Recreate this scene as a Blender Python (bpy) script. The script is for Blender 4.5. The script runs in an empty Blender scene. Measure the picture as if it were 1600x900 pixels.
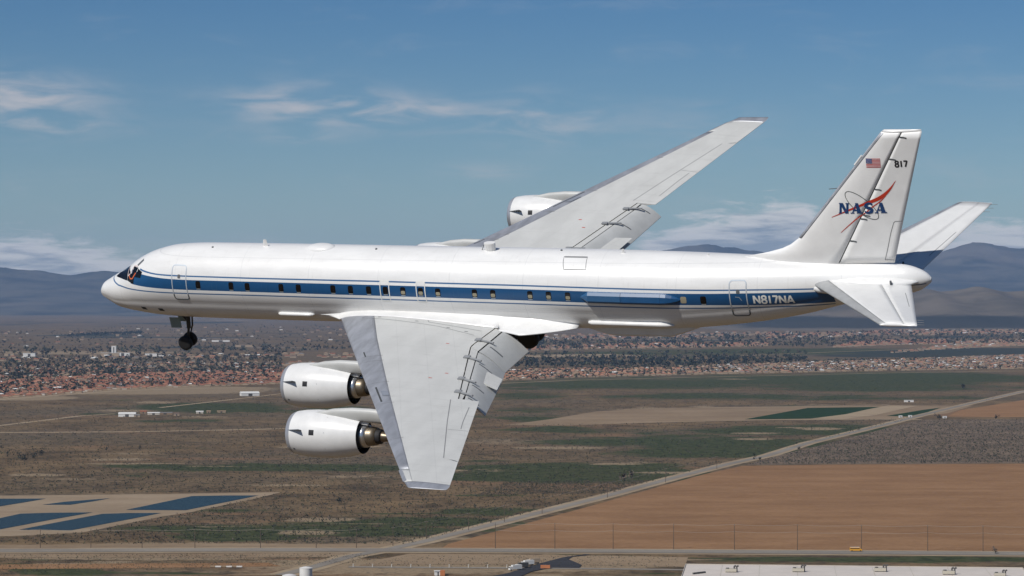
import bpy, bmesh, math, random
import numpy as np
from mathutils import Matrix, Vector

# ------------------------------------------------------------------ camera, sky, sun, exposure
SC = bpy.context.scene
COL = SC.collection
FPX = 3961.42            # focal length in pixels of the 1600 px wide photograph
HCAM = 200.0             # camera height above the plain (m)
PITCH = 16.0 / FPX
cam_d = bpy.data.cameras.new("camera")
cam = bpy.data.objects.new("camera", cam_d)
COL.objects.link(cam)
cam_d.sensor_width = 36.0
cam_d.lens = 36.0 * FPX / 1600.0
cam_d.clip_start = 1.0
cam_d.clip_end = 300000.0
cam.location = (0, 0, HCAM)
cam.rotation_euler = (math.pi / 2 + PITCH, 0, 0)
SC.camera = cam
CAM_M = Matrix.Translation((0, 0, HCAM)) @ Matrix.Rotation(math.pi / 2 + PITCH, 4, 'X')

# aircraft frame (x aft, y starboard, z up) as seen by the camera
RA = np.array([[0.906642349, 0.391661592, -0.156846574],
               [0.020354015, -0.411934368, -0.910986164],
               [-0.421408786, 0.822746178, -0.381449029]])
CA = np.array([81.04480127, -108.28980844, 50.13886551])
M4 = Matrix(((*RA[0], -RA[0] @ CA), (*(-RA[1]), RA[1] @ CA), (*(-RA[2]), RA[2] @ CA), (0, 0, 0, 1)))
AIR_M = CAM_M @ M4

# sun direction: given in the aircraft frame by the fin's shadow on the far tailplane
_s = Vector((-0.26, -0.40, 1.0)).normalized()
SUN = (AIR_M.to_3x3() @ _s).normalized()
SUN_EL = math.asin(SUN.z)
SUN_AZ = math.atan2(SUN.x, SUN.y)        # clockwise from +Y
sun_d = bpy.data.lights.new("sun", 'SUN')
sun_d.energy = 4.1
sun_d.angle = math.radians(0.53)
sun_d.color = (1.0, 0.955, 0.89)
sun = bpy.data.objects.new("sun", sun_d)
COL.objects.link(sun)
sun.rotation_euler = SUN.to_track_quat('Z', 'Y').to_euler()

SC.view_settings.view_transform = 'Standard'
SC.view_settings.look = 'None'
SC.view_settings.exposure = 0.0
SC.view_settings.gamma = 1.0
SC.view_settings.use_curve_mapping = False
SC.render.engine = 'CYCLES'
SC.cycles.use_denoising = True
SC.cycles.volume_bounces = 1
SC.cycles.max_bounces = 8


class NT:
    """small helper to write node trees"""
    def __init__(self, tree):
        self.t = tree
        self.n = tree.nodes
        self.l = tree.links

    def new(self, typ, **kw):
        nd = self.n.new(typ)
        for k, v in kw.items():
            setattr(nd, k, v)
        return nd

    def put(self, sock, v):
        if isinstance(v, bpy.types.NodeSocket):
            self.l.new(v, sock)
        elif v is not None:
            sock.default_value = v

    def math(self, op, a, b=None, c=None, clamp=False):
        nd = self.new('ShaderNodeMath', operation=op, use_clamp=clamp)
        self.put(nd.inputs[0], a)
        if b is not None:
            self.put(nd.inputs[1], b)
        if c is not None:
            self.put(nd.inputs[2], c)
        return nd.outputs[0]

    def mix(self, fac, a, b, blend='MIX'):
        nd = self.new('ShaderNodeMix', data_type='RGBA', blend_type=blend)
        self.put(nd.inputs[0], fac)
        self.put(nd.inputs[6], a if isinstance(a, bpy.types.NodeSocket) else (*a[:3], 1))
        self.put(nd.inputs[7], b if isinstance(b, bpy.types.NodeSocket) else (*b[:3], 1))
        return nd.outputs[2]

    def noise(self, vec, scale, detail=4, rough=0.55, dist=0.0):
        nd = self.new('ShaderNodeTexNoise')
        if vec is not None:
            self.l.new(vec, nd.inputs['Vector'])
        nd.inputs['Scale'].default_value = scale
        nd.inputs['Detail'].default_value = detail
        nd.inputs['Roughness'].default_value = rough
        nd.inputs['Distortion'].default_value = dist
        return nd.outputs[0]

    def smooth(self, v, a, b, lo=0.0, hi=1.0):
        nd = self.new('ShaderNodeMapRange', interpolation_type='SMOOTHSTEP')
        self.put(nd.inputs[0], v)
        for i, q in enumerate((a, b, lo, hi)):
            self.put(nd.inputs[i + 1], q)
        return nd.outputs[0]

    def mapping(self, vec, scale=(1, 1, 1), loc=(0, 0, 0), rot=(0, 0, 0)):
        nd = self.new('ShaderNodeMapping')
        self.l.new(vec, nd.inputs[0])
        nd.inputs['Location'].default_value = loc
        nd.inputs['Rotation'].default_value = rot
        nd.inputs['Scale'].default_value = scale
        return nd.outputs[0]

    def attr(self, name):
        nd = self.new('ShaderNodeAttribute', attribute_name=name)
        return nd.outputs['Fac']


def build_world():
    w = bpy.data.worlds.new("World")
    SC.world = w
    w.use_nodes = True
    t = NT(w.node_tree)
    t.n.clear()
    out = t.new('ShaderNodeOutputWorld')
    bg = t.new('ShaderNodeBackground')
    t.l.new(bg.outputs[0], out.inputs[0])
    sky = t.new('ShaderNodeTexSky', sky_type='NISHITA')
    sky.sun_disc = False
    sky.sun_elevation = SUN_EL
    sky.sun_rotation = SUN_AZ
    sky.altitude = 900
    sky.air_density = 1.0
    sky.dust_density = 0.3
    sky.ozone_density = 2.5
    tc = t.new('ShaderNodeTexCoord')
    sep = t.new('ShaderNodeSeparateXYZ')
    t.l.new(tc.outputs['Generated'], sep.inputs[0])
    x, y, z = sep.outputs
    # clouds live on a flat layer: look-up by where the view ray pierces it
    zz = t.math('MAXIMUM', z, 0.004)
    px = t.math('DIVIDE', x, zz)
    py = t.math('DIVIDE', y, zz)
    comb = t.new('ShaderNodeCombineXYZ')
    t.l.new(px, comb.inputs[0])
    t.l.new(py, comb.inputs[1])
    lay = comb.outputs[0]
    # azimuth / elevation coordinates in "degrees / 10"
    az = t.math('ARCTAN2', x, y)
    comb2 = t.new('ShaderNodeCombineXYZ')
    t.l.new(t.math('MULTIPLY', az, 30.0), comb2.inputs[0])
    t.l.new(t.math('MULTIPLY', z, 110.0), comb2.inputs[1])
    ae = comb2.outputs[0]
    n1 = t.noise(t.mapping(ae, rot=(0, 0, 0.10)), 0.75, 7, 0.62, 0.6)
    n2 = t.noise(t.mapping(ae, (0.35, 1, 1), (3.1, 7.7, 0)), 0.55, 3, 0.5)
    cir = t.smooth(t.math('ADD', t.math('MULTIPLY', n1, 0.62), t.math('MULTIPLY', n2, 0.38)), 0.50, 0.74)
    # streaks of cirrus that the photograph shows (azimuth rad, elevation sin, half widths)
    blobs = [(40, 160, 105, 34, 1.0), (480, 165, 120, 30, .9), (650, 180, 110, 22, .8), (860, 190, 90, 34, .65),
             (760, 270, 80, 14, .4), (470, 215, 60, 10, .4), (1100, 200, 120, 40, .2), (100, 200, 90, 16, .6)]
    acc = None
    for (u, v, ru, rv, am) in blobs:
        a0 = math.atan((u - 800) / FPX)
        e0 = (466 - v) / FPX
        dx = t.math('MULTIPLY', t.math('SUBTRACT', az, a0), FPX / ru)
        dz = t.math('MULTIPLY', t.math('SUBTRACT', z, e0), FPX / rv)
        r2 = t.math('ADD', t.math('MULTIPLY', dx, dx), t.math('MULTIPLY', dz, dz))
        g = t.math('MULTIPLY', t.math('EXPONENT', t.math('MULTIPLY', r2, -1.0)), am)
        acc = g if acc is None else t.math('ADD', acc, g)
    n3 = t.noise(t.mapping(ae, (0.8, 1.0, 1), (11.0, 2.0, 0), (0, 0, 0.15)), 1.3, 6, 0.56, 0.5)
    wisp = t.math('MULTIPLY', acc, t.smooth(n3, 0.36, 0.70))
    high = t.math('MULTIPLY', cir, 0.16)
    cfac = t.math('ADD', t.math('MULTIPLY', wisp, 0.85), high, clamp=True)
    # bank of cumulus lying over the mountains all round the horizon
    nb = t.noise(t.mapping(ae, (0.55, 0.0, 1), (21.3, 0, 0)), 0.55, 3, 0.5)
    nb2 = t.noise(t.mapping(ae, (1.0, 1.3, 1), (5.0, 3.0, 0)), 1.7, 9, 0.64, 0.5)
    nb3 = t.noise(t.mapping(ae, (1.0, 2.2, 1), (15.0, 9.0, 0)), 1.1, 8, 0.62, 0.3)
    topz = t.math('ADD', t.math('MULTIPLY', nb, 0.030), t.math('MULTIPLY', t.math('SUBTRACT', nb2, 0.5), 0.030))
    for (u, wu, hh) in ((60, 230, .011), (1130, 150, .021), (1245, 60, .014), (1560, 130, .014), (2300, 300, .012), (-900, 400, .012)):
        d = t.math('MULTIPLY', t.math('SUBTRACT', az, math.atan((u - 800) / FPX)), FPX / wu)
        topz = t.math('ADD', topz, t.math('MULTIPLY', t.math('EXPONENT', t.math('MULTIPLY', t.math('MULTIPLY', d, d), -1.0)), hh))
    topz = t.math('ADD', topz, -0.001)
    depth = t.math('SUBTRACT', topz, z)
    bank = t.smooth(depth, -0.0020, 0.0065)
    lit = t.smooth(t.math('ADD', t.math('MULTIPLY', depth, -14.0), t.math('ADD', nb3, t.math('MULTIPLY', nb2, 0.3))), 0.28, 0.62)
    bcol = t.mix(lit, (0.26, 0.29, 0.35), (0.80, 0.76, 0.73))
    grad = t.mix(t.smooth(z, 0.0, 0.14), (0.76, 0.90, 0.96), (0.36, 0.63, 0.88))
    skyc = t.mix(1.0, sky.outputs[0], grad, 'MULTIPLY')
    sc = t.new('ShaderNodeVectorMath', operation='SCALE')
    t.l.new(skyc, sc.inputs[0])
    sc.inputs['Scale'].default_value = 0.062
    col = t.mix(cfac, sc.outputs[0], (0.58, 0.55, 0.55))
    col = t.mix(t.math('MULTIPLY', bank, 0.78), col, bcol)
    t.l.new(col, bg.inputs[0])
    bg.inputs[1].default_value = 1.0


build_world()

# ------------------------------------------------------------------ helpers
rng = np.random.default_rng(7)
random.seed(11)


def G(u, v, z=0.0):
    """point of the plain (height z) that the photograph shows at pixel u, v"""
    d = CAM_M.to_3x3() @ Vector(((u - 800) / FPX, -(v - 450) / FPX, -1.0))
    k = (z - HCAM) / d.z
    return Vector((d.x * k, d.y * k, z))


def tag(o, label=None, cat=None, group=None, kind=None):
    if label:
        o["label"] = label
    if cat:
        o["category"] = cat
    if group:
        o["group"] = group
    if kind:
        o["kind"] = kind
    return o


def link(name, me, parent=None):
    o = bpy.data.objects.new(name, me)
    COL.objects.link(o)
    if parent is not None:
        o.parent = parent
    return o


def mesh_data(name, V, F, mats=(), smooth=False, mi=None):
    me = bpy.data.meshes.new(name)
    V = np.asarray(V, np.float32).reshape(-1, 3)
    if isinstance(F, np.ndarray):
        k = F.shape[1]
        nf = len(F)
        flat = F.astype(np.int32).ravel()
        starts = np.arange(nf, dtype=np.int32) * k
    else:
        nf = len(F)
        ln = [len(f) for f in F]
        flat = np.fromiter((i for f in F for i in f), np.int32, sum(ln))
        starts = (np.cumsum([0] + ln[:-1])).astype(np.int32) if nf else np.zeros(0, np.int32)
    me.vertices.add(len(V))
    me.vertices.foreach_set("co", V.ravel())
    me.loops.add(len(flat))
    me.loops.foreach_set("vertex_index", flat)
    me.polygons.add(nf)
    me.polygons.foreach_set("loop_start", starts)
    for m in (mats if isinstance(mats, (list, tuple)) else [mats]):
        me.materials.append(m)
    if mi is not None:
        me.polygons.foreach_set("material_index", np.asarray(mi, np.int32))
    me.polygons.foreach_set("use_smooth", np.full(nf, bool(smooth)))
    me.update(calc_edges=True)
    return me


def fix_normals(me):
    bm = bmesh.new()
    bm.from_mesh(me)
    bmesh.ops.recalc_face_normals(bm, faces=bm.faces)
    bm.to_mesh(me)
    bm.free()


def mk(name, V, F, mats, parent=None, smooth=False, mi=None, fix=False, attrs=None):
    me = mesh_data(name, V, F, mats, smooth, mi)
    if fix:
        fix_normals(me)
    if attrs:
        for k, a in attrs.items():
            at = me.attributes.new(k, 'FLOAT', 'POINT')
            at.data.foreach_set("value", np.asarray(a, np.float32))
    return link(name, me, parent)


def empty(name, loc=(0, 0, 0), rz=0.0):
    o = bpy.data.objects.new(name, None)
    COL.objects.link(o)
    o.location = loc
    o.rotation_euler = (0, 0, rz)
    o.empty_display_size = 0.1
    return o


def pmat(name, base, rough=0.5, metal=0.0, vary=0.0, vscale=1.0, bump=0.0, bscale=5.0, spec=0.5, coat=0.0, stretch=(1, 1, 1)):
    m = bpy.data.materials.new(name)
    m.use_nodes = True
    t = NT(m.node_tree)
    b = t.n['Principled BSDF']
    b.inputs['Base Color'].default_value = (*base, 1)
    b.inputs['Roughness'].default_value = rough
    b.inputs['Metallic'].default_value = metal
    b.inputs['Specular IOR Level'].default_value = spec
    if coat:
        b.inputs['Coat Weight'].default_value = coat
        b.inputs['Coat Roughness'].default_value = 0.12
    if vary or bump:
        tc = t.new('ShaderNodeTexCoord')
        vec = t.mapping(tc.outputs['Object'], stretch)
    if vary:
        n = t.noise(vec, vscale, 6, 0.6)
        f = t.smooth(n, 0.3, 0.7)
        lo = tuple(c * (1 - vary) for c in base)
        hi = tuple(min(c * (1 + vary * 0.6), 1) for c in base)
        t.l.new(t.mix(f, lo, hi), b.inputs['Base Color'])
    if bump:
        bn = t.new('ShaderNodeBump')
        bn.inputs['Strength'].default_value = bump
        bn.inputs['Distance'].default_value = 0.02
        t.l.new(t.noise(vec, bscale, 3), bn.inputs['Height'])
        t.l.new(bn.outputs[0], b.inputs['Normal'])
    return m


def box(V, F, c, s, rz=0.0):
    """append a box: centre c, full size s"""
    i = len(V)
    cz, sz = math.cos(rz), math.sin(rz)
    for dz in (-.5, .5):
        for dx, dy in ((-.5, -.5), (.5, -.5), (.5, .5), (-.5, .5)):
            x, y = dx * s[0], dy * s[1]
            V.append((c[0] + x * cz - y * sz, c[1] + x * sz + y * cz, c[2] + dz * s[2]))
    F += [(i, i + 3, i + 2, i + 1), (i + 4, i + 5, i + 6, i + 7), (i, i + 1, i + 5, i + 4), (i + 1, i + 2, i + 6, i + 5),
          (i + 2, i + 3, i + 7, i + 6), (i + 3, i, i + 4, i + 7)]


def tube(V, F, p0, p1, r0, r1=None, n=10, cap=True):
    p0, p1 = Vector(p0), Vector(p1)
    r1 = r0 if r1 is None else r1
    d = (p1 - p0).normalized()
    a = d.orthogonal().normalized()
    b = d.cross(a)
    i = len(V)
    for p, r in ((p0, r0), (p1, r1)):
        for k in range(n):
            t = 2 * math.pi * k / n
            V.append(tuple(p + a * (r * math.cos(t)) + b * (r * math.sin(t))))
    for k in range(n):
        F.append((i + k, i + (k + 1) % n, i + n + (k + 1) % n, i + n + k))
    if cap:
        F.append(tuple(i + k for k in reversed(range(n))))
        F.append(tuple(i + n + k for k in range(n)))


def loft(loops, cap=True):
    """closed loops (lists of points) joined in order -> V, F"""
    n = len(loops[0])
    V = [tuple(p) for lp in loops for p in lp]
    F = []
    for a in range(len(loops) - 1):
        for k in range(n):
            F.append((a * n + k, a * n + (k + 1) % n, (a + 1) * n + (k + 1) % n, (a + 1) * n + k))
    if cap:
        F.append(tuple(range(n)))
        F.append(tuple((len(loops) - 1) * n + k for k in reversed(range(n))))
    return V, F


def lathe(profile, cy, cz, n=48, closed=False):
    """profile [(x, r)] turned about the line y=cy, z=cz"""
    loops = []
    for x, r in profile:
        loops.append([(x, cy + r * math.sin(2 * math.pi * k / n), cz + r * math.cos(2 * math.pi * k / n)) for k in range(n)])
    return loft(loops, cap=not closed)


# ------------------------------------------------------------------ materials of the aircraft
def livery_material():
    m = bpy.data.materials.new("white_and_blue_livery")
    m.use_nodes = True
    t = NT(m.node_tree)
    b = t.n['Principled BSDF']
    tc = t.new('ShaderNodeTexCoord')
    ob = tc.outputs['Object']
    hw = 0.036
    lt = t.math('LESS_THAN', t.math('ABSOLUTE', t.attr('line_top')), hw)
    lb = t.math('LESS_THAN', t.math('ABSOLUTE', t.attr('line_low')), hw)
    band = t.math('MULTIPLY', t.math('LESS_THAN', t.attr('band_top'), 0.0), t.math('GREATER_THAN', t.attr('band_low'), 0.0))
    thin = t.math('MAXIMUM', lt, lb)
    n = t.noise(t.mapping(ob, (0.35, 1, 1.6)), 1.3, 7, 0.62)
    white = t.mix(t.smooth(n, 0.32, 0.7), (0.765, 0.765, 0.755), (0.70, 0.70, 0.69))
    # faint ring seams of the skin panels
    sep = t.new('ShaderNodeSeparateXYZ')
    t.l.new(ob, sep.inputs[0])
    fr = t.math('ABSOLUTE', t.math('SUBTRACT', t.math('FRACT', t.math('MULTIPLY', sep.outputs[0], 0.24)), 0.5))
    seam = t.math('LESS_THAN', fr, 0.0035)
    fr2 = t.math('ABSOLUTE', t.math('SUBTRACT', t.math('FRACT', t.math('MULTIPLY', sep.outputs[2], 0.82)), 0.5))
    seam = t.math('MAXIMUM', seam, t.math('LESS_THAN', fr2, 0.008))
    white = t.mix(t.math('MULTIPLY', seam, 0.30), white, (0.42, 0.43, 0.44))
    strk = t.smooth(t.noise(t.mapping(ob, (5.0, 1, 0.35)), 2.2, 5, 0.6), 0.56, 0.74)
    white = t.mix(t.math('MULTIPLY', strk, 0.16), white, (0.40, 0.385, 0.34))
    n2 = t.noise(ob, 3.0, 4, 0.6)
    blue = t.mix(n2, (0.006, 0.062, 0.165), (0.009, 0.076, 0.200))
    col = t.mix(thin, white, (0.05, 0.13, 0.27))
    col = t.mix(band, col, blue)
    t.l.new(col, b.inputs['Base Color'])
    b.inputs['Roughness'].default_value = 0.33
    b.inputs['Coat Weight'].default_value = 0.25
    b.inputs['Coat Roughness'].default_value = 0.15
    bn = t.new('ShaderNodeBump')
    bn.inputs['Strength'].default_value = 0.12
    bn.inputs['Distance'].default_value = 0.03
    t.l.new(t.noise(t.mapping(ob, (0.5, 1, 1)), 1.6, 2), bn.inputs['Height'])
    t.l.new(bn.outputs[0], b.inputs['Normal'])
    return m


M_LIV = livery_material()
M_WHITE = pmat("white_paint", (0.74, 0.74, 0.73), 0.34, vary=0.06, vscale=1.2, bump=0.08, bscale=2, coat=0.2)
M_FIN = pmat("fin_white_paint", (0.82, 0.82, 0.81), 0.38, vary=0.05, vscale=1.0, bump=0.05, bscale=2, coat=0.1)
def wing_material():
    m = pmat("wing_grey_paint", (0.52, 0.525, 0.51), 0.45, vary=0.07, vscale=0.9, bump=0.06, bscale=2, stretch=(1, .5, 1))
    t = NT(m.node_tree)
    b = t.n['Principled BSDF']
    col = b.inputs['Base Color'].links[0].from_socket
    tc = t.new('ShaderNodeTexCoord')
    sp = t.new('ShaderNodeSeparateXYZ')
    t.l.new(tc.outputs['Object'], sp.inputs[0])
    # skin panels: joints run along the sweep and along the ribs; oily streaks follow the airflow
    ay = t.math('ABSOLUTE', sp.outputs[1])
    along = t.math('SUBTRACT', sp.outputs[0], t.math('MULTIPLY', ay, 0.52))
    j1 = t.math('LESS_THAN', t.math('ABSOLUTE', t.math('SUBTRACT', t.math('FRACT', t.math('MULTIPLY', along, .62)), .5)), .010)
    j2 = t.math('LESS_THAN', t.math('ABSOLUTE', t.math('SUBTRACT', t.math('FRACT', t.math('MULTIPLY', ay, .42)), .5)), .007)
    col = t.mix(t.math('MULTIPLY', t.math('MAXIMUM', j1, j2), .13), col, (.18, .185, .19))
    n = t.noise(t.mapping(tc.outputs['Object'], (.25, 2.2, 1)), 1.4, 6, .65)
    col = t.mix(t.math('MULTIPLY', t.smooth(n, .54, .74), .22), col, (.27, .265, .25))
    t.l.new(col, b.inputs['Base Color'])
    return m


M_WING = wing_material()
M_FLAP = pmat("flap_grey_paint", (0.46, 0.47, 0.465), 0.45, vary=0.08, vscale=1.0)
M_METAL = pmat("bare_leading_edge_metal", (0.36, 0.375, 0.41), 0.42, metal=0.35, vary=0.22, vscale=1.1, stretch=(1.5, .6, 1))
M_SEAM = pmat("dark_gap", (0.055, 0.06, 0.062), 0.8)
M_SEAML = pmat("panel_seam", (0.20, 0.205, 0.21), 0.7)
M_DARK = pmat("dark_grey_paint", (0.10, 0.11, 0.12), 0.6)
M_GLASS = pmat("dark_cabin_glass", (0.006, 0.006, 0.007), 0.12, spec=0.4)
M_SHADE = pmat("drawn_window_shade", (0.30, 0.27, 0.19), 0.5)
M_BLUE = pmat("stripe_blue_paint", (0.008, 0.070, 0.185), 0.35, vary=0.08, vscale=2, coat=0.2)
M_BLUEL = pmat("worn_blue_paint", (0.026, 0.098, 0.215), 0.4, vary=0.1, vscale=2)
M_FRAME = pmat("door_frame_metal", (0.50, 0.55, 0.60), 0.4, metal=0.3)
M_FRAMED = pmat("dark_door_sill", (0.06, 0.075, 0.08), 0.5)
M_SILL = pmat("window_sill_highlight", (0.42, 0.47, 0.50), 0.4, metal=0.3)
M_LETTER = pmat("lettering_off_white", (0.72, 0.72, 0.68), 0.5)
M_BLACK = pmat("lettering_black", (0.012, 0.012, 0.014), 0.5)
M_INK = pmat("lettering_navy", (0.006, 0.045, 0.15), 0.45)
M_RED = pmat("insignia_red", (0.50, 0.035, 0.012), 0.45)
M_ORB = pmat("insignia_orbit_grey", (0.06, 0.075, 0.07), 0.5)
M_FLAGB = pmat("flag_blue", (0.02, 0.05, 0.20), 0.5)
M_FLAGR = pmat("flag_red", (0.52, 0.06, 0.06), 0.5)
M_FLAGW = pmat("flag_white", (0.72, 0.66, 0.66), 0.5)
M_TYRE = pmat("tyre_rubber", (0.012, 0.012, 0.013), 0.8)
M_HUB = pmat("wheel_hub_metal", (0.40, 0.41, 0.38), 0.4, metal=0.5)
M_STRUT = pmat("gear_strut_metal", (0.05, 0.052, 0.055), 0.45, metal=0.4)
M_GREEN = pmat("gear_door_primer", (0.20, 0.26, 0.25), 0.5)
M_SILVER = pmat("core_cowl_silver", (0.62, 0.62, 0.62), 0.28, metal=0.9)
M_TAN = pmat("heat_stained_nozzle", (0.22, 0.185, 0.14), 0.42, metal=0.8, vary=0.2, vscale=3)
M_CONE = pmat("exhaust_cone_metal", (0.20, 0.165, 0.125), 0.4, metal=0.8, vary=0.2, vscale=4)
M_DUCTBLACK = pmat("black_duct", (0.015, 0.015, 0.017), 0.7)  # even black for the duct insides and turbine ring
M_ORANGE = pmat("orange_window_strip", (0.55, 0.12, 0.04), 0.5)
M_PINK = pmat("pale_window_frame", (0.62, 0.52, 0.50), 0.45)

# ------------------------------------------------------------------ fuselage shape (station, top, bottom)
PROF = np.array([(0.00, -0.774, -0.932), (0.12, -0.524, -1.088), (0.35, -0.250, -1.212), (0.75, -0.024, -1.408), (1.30, 0.270, -1.660),
                 (2.00, 0.600, -1.800), (3.00, 1.229, -1.908), (4.20, 1.721, -2.009), (5.60, 2.010, -2.060), (7.50, 2.100, -2.090),
                 (12.0, 2.105, -2.100), (20.0, 2.085, -2.070), (31.0, 2.048, -2.060), (34.0, 2.010, -2.010), (36.5, 1.973, -1.790),
                 (39.0, 1.911, -1.480), (41.5, 1.812, -1.010), (44.0, 1.715, -0.353), (45.5, 1.670, -0.078), (46.7, 1.590, 0.123),
                 (47.4, 1.397, 0.339), (47.8, 1.170, 0.600), (47.98, 0.984, 0.788)])
RU, CU, RL, CL, ZC = .912, .088, .839, -.161, -.294


def pchip(x, y, q):
    x, y, q = np.asarray(x, float), np.asarray(y, float), np.atleast_1d(np.asarray(q, float))
    h = np.diff(x)
    d = np.diff(y) / h
    m = np.zeros_like(y)
    for i in range(1, len(x) - 1):
        if d[i - 1] * d[i] > 0:
            w1, w2 = 2 * h[i] + h[i - 1], h[i] + 2 * h[i - 1]
            m[i] = (w1 + w2) / (w1 / d[i - 1] + w2 / d[i])
    m[0], m[-1] = d[0], d[-1]
    k = np.clip(np.searchsorted(x, q) - 1, 0, len(x) - 2)
    t = (q - x[k]) / h[k]
    return (2 * t**3 - 3 * t**2 + 1) * y[k] + (t**3 - 2 * t**2 + t) * h[k] * m[k] + (-2 * t**3 + 3 * t**2) * y[k + 1] + (t**3 - t**2) * h[k] * m[k + 1]


def fus_tb(x):
    return float(pchip(PROF[:, 0], PROF[:, 1], x)[0]), float(pchip(PROF[:, 0], PROF[:, 2], x)[0])


def fus_wf(x):
    return float(np.interp(x, [0, 36, 44, 48], [1, 1, .95, .95]))


def fus_w(x, z):
    t, b = fus_tb(min(max(x, 0), 47.98))
    h, zc = (t - b) / 2, (t + b) / 2
    s = (z - zc) / h
    v = RU**2 - (s - CU)**2 if s > ZC else RL**2 - (s - CL)**2
    return h * fus_wf(x) * math.sqrt(max(v, 1e-6))


def fus_pt(x, z, off=0.004, side=-1):
    """point on the fuselage skin, lifted off by off"""
    t, b = fus_tb(min(max(x, 0), 47.98))
    z = min(max(z, b + 0.01), t - 0.01)
    e = 0.01
    w = fus_w(x, z)
    n = Vector((-(fus_w(x + e, z) - fus_w(x - e, z)) / (2 * e), 1.0, -(fus_w(x, z + e) - fus_w(x, z - e)) / (2 * e)))
    n.normalize()
    return Vector((x + n.x * off, side * (w + n.y * off), z + n.z * off))


air = empty("jet_airliner")
air.matrix_world = AIR_M
tag(air, "white four-engined jet airliner with blue cheatline, flying low over the plain", "airplane")


def build_fuselage():
    qs = np.unique(np.concatenate([np.linspace(0, 1, 34)**2 * 4.2, np.linspace(4.2, 44, 110), 47.98 - np.linspace(0, 1, 24)**2 * 3.98]))
    n = 44
    a0, b0 = math.acos((ZC - CU) / RU), math.acos((ZC - CL) / RL)
    n1 = 28
    ang = [(RU * math.sin(a), CU + RU * math.cos(a)) for a in np.linspace(0, a0, n1)]
    ang += [(RL * math.sin(a), CL + RL * math.cos(a)) for a in np.linspace(b0, math.pi, n - n1 + 1)[1:]]
    T = pchip(PROF[:, 0], PROF[:, 1], qs)
    Bm = pchip(PROF[:, 0], PROF[:, 2], qs)
    loops = []
    for x, t, b in zip(qs, T, Bm):
        h, zc, wf = (t - b) / 2, (t + b) / 2, fus_wf(x)
        left = [(x, -y * h * wf, zc + z * h) for y, z in ang]
        right = [(x, y * h * wf, zc + z * h) for y, z in reversed(ang[1:-1])]
        loops.append(left + right)
    V, F = loft(loops)
    A = np.array(V)
    X, Z = A[:, 0], A[:, 2]

    def curve(pts):
        p = np.array(pts)
        return np.interp(X, p[:, 0], p[:, 1])
    lt = Z - curve([(3.5, 1.12), (3.89, 1.07), (4.4, 1.03), (4.81, 1.01), (5.93, 1.0), (7.39, 1.0), (11.4, .97), (18.37, .95), (26.5, .895), (36.88, .78), (39.49, .78), (42.03, .76), (44, .76)])
    bt = Z - curve([(3.0, .95), (3.99, .89), (4.82, .86), (5.93, .82), (7.39, .81), (11.4, .80), (18.37, .77), (26.5, .715), (36.87, .61), (39.48, .62), (42, .60), (44, .6)])
    bl = Z - curve([(3.0, .31), (3.22, .295), (4.3, .275), (5.21, .27), (7.31, .26), (11.33, .235), (18.3, .19), (26.43, .125), (36.79, 0), (39.39, -.04), (41.9, -.06), (44, -.07)])
    ll = Z - curve([(1.0, .42), (1.24, .20), (1.5, .09), (1.86, .0), (2.75, .0), (3.78, .02), (5.15, .04), (6.85, .045), (11.28, .035), (18.26, -.01), (26.38, -.075), (36.75, -.185), (39.36, -.19), (41.88, -.19), (44, -.19)])
    out = (X > 43.4)
    lt = np.where((X < 3.55) | out, 5, lt)
    bt = np.where((X < 2.9) | out, 5, bt)
    ll = np.where((X < 0.9) | out, 5, ll)
    o = mk("fuselage", V, F, M_LIV, air, smooth=True, fix=True,
           attrs={'line_top': lt, 'band_top': bt, 'band_low': bl, 'line_low': ll})
    return o


fus = build_fuselage()


def patch(name, quad, mat, parent, nx=6, nz=6, off=0.004, side=-1, round_=0.0):
    """quad [(x,z) front-low, rear-low, rear-top, front-top] laid on the fuselage skin"""
    V, F = [], []
    (a, b, c, d) = [np.array(q, float) for q in quad]
    for j in range(nz + 1):
        v = j / nz
        for i in range(nx + 1):
            u = i / nx
            if round_:
                # superellipse-rounded corners
                uu, vv = 2 * u - 1, 2 * v - 1
                m = max(abs(uu), abs(vv))
                if m > 1e-6:
                    k = m / ((abs(uu)**5 + abs(vv)**5)**0.2)
                    k = 1 + (k - 1) * round_ * 1.0
                    uu, vv = uu * k, vv * k
                q = a * (1 - uu) * (1 - vv) / 4 + b * (1 + uu) * (1 - vv) / 4 + c * (1 + uu) * (1 + vv) / 4 + d * (1 - uu) * (1 + vv) / 4
            else:
                q = a * (1 - u) * (1 - v) + b * u * (1 - v) + c * u * v + d * (1 - u) * v
            V.append(tuple(fus_pt(q[0], q[1], off, side)))
    for j in range(nz):
        for i in range(nx):
            k = j * (nx + 1) + i
            f = (k, k + 1, k + nx + 2, k + nx + 1)
            F.append(f if side < 0 else tuple(reversed(f)))
    return mk(name, V, F, mat, parent, smooth=True)


def dense(pts, step, closed):
    out = []
    P = [np.array(p, float) for p in pts]
    if closed:
        P.append(P[0])
    for a, b in zip(P[:-1], P[1:]):
        n = max(1, int(np.linalg.norm(b - a) / step))
        for k in range(n):
            out.append(a + (b - a) * k / n)
    if not closed:
        out.append(P[-1])
    return out


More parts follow.
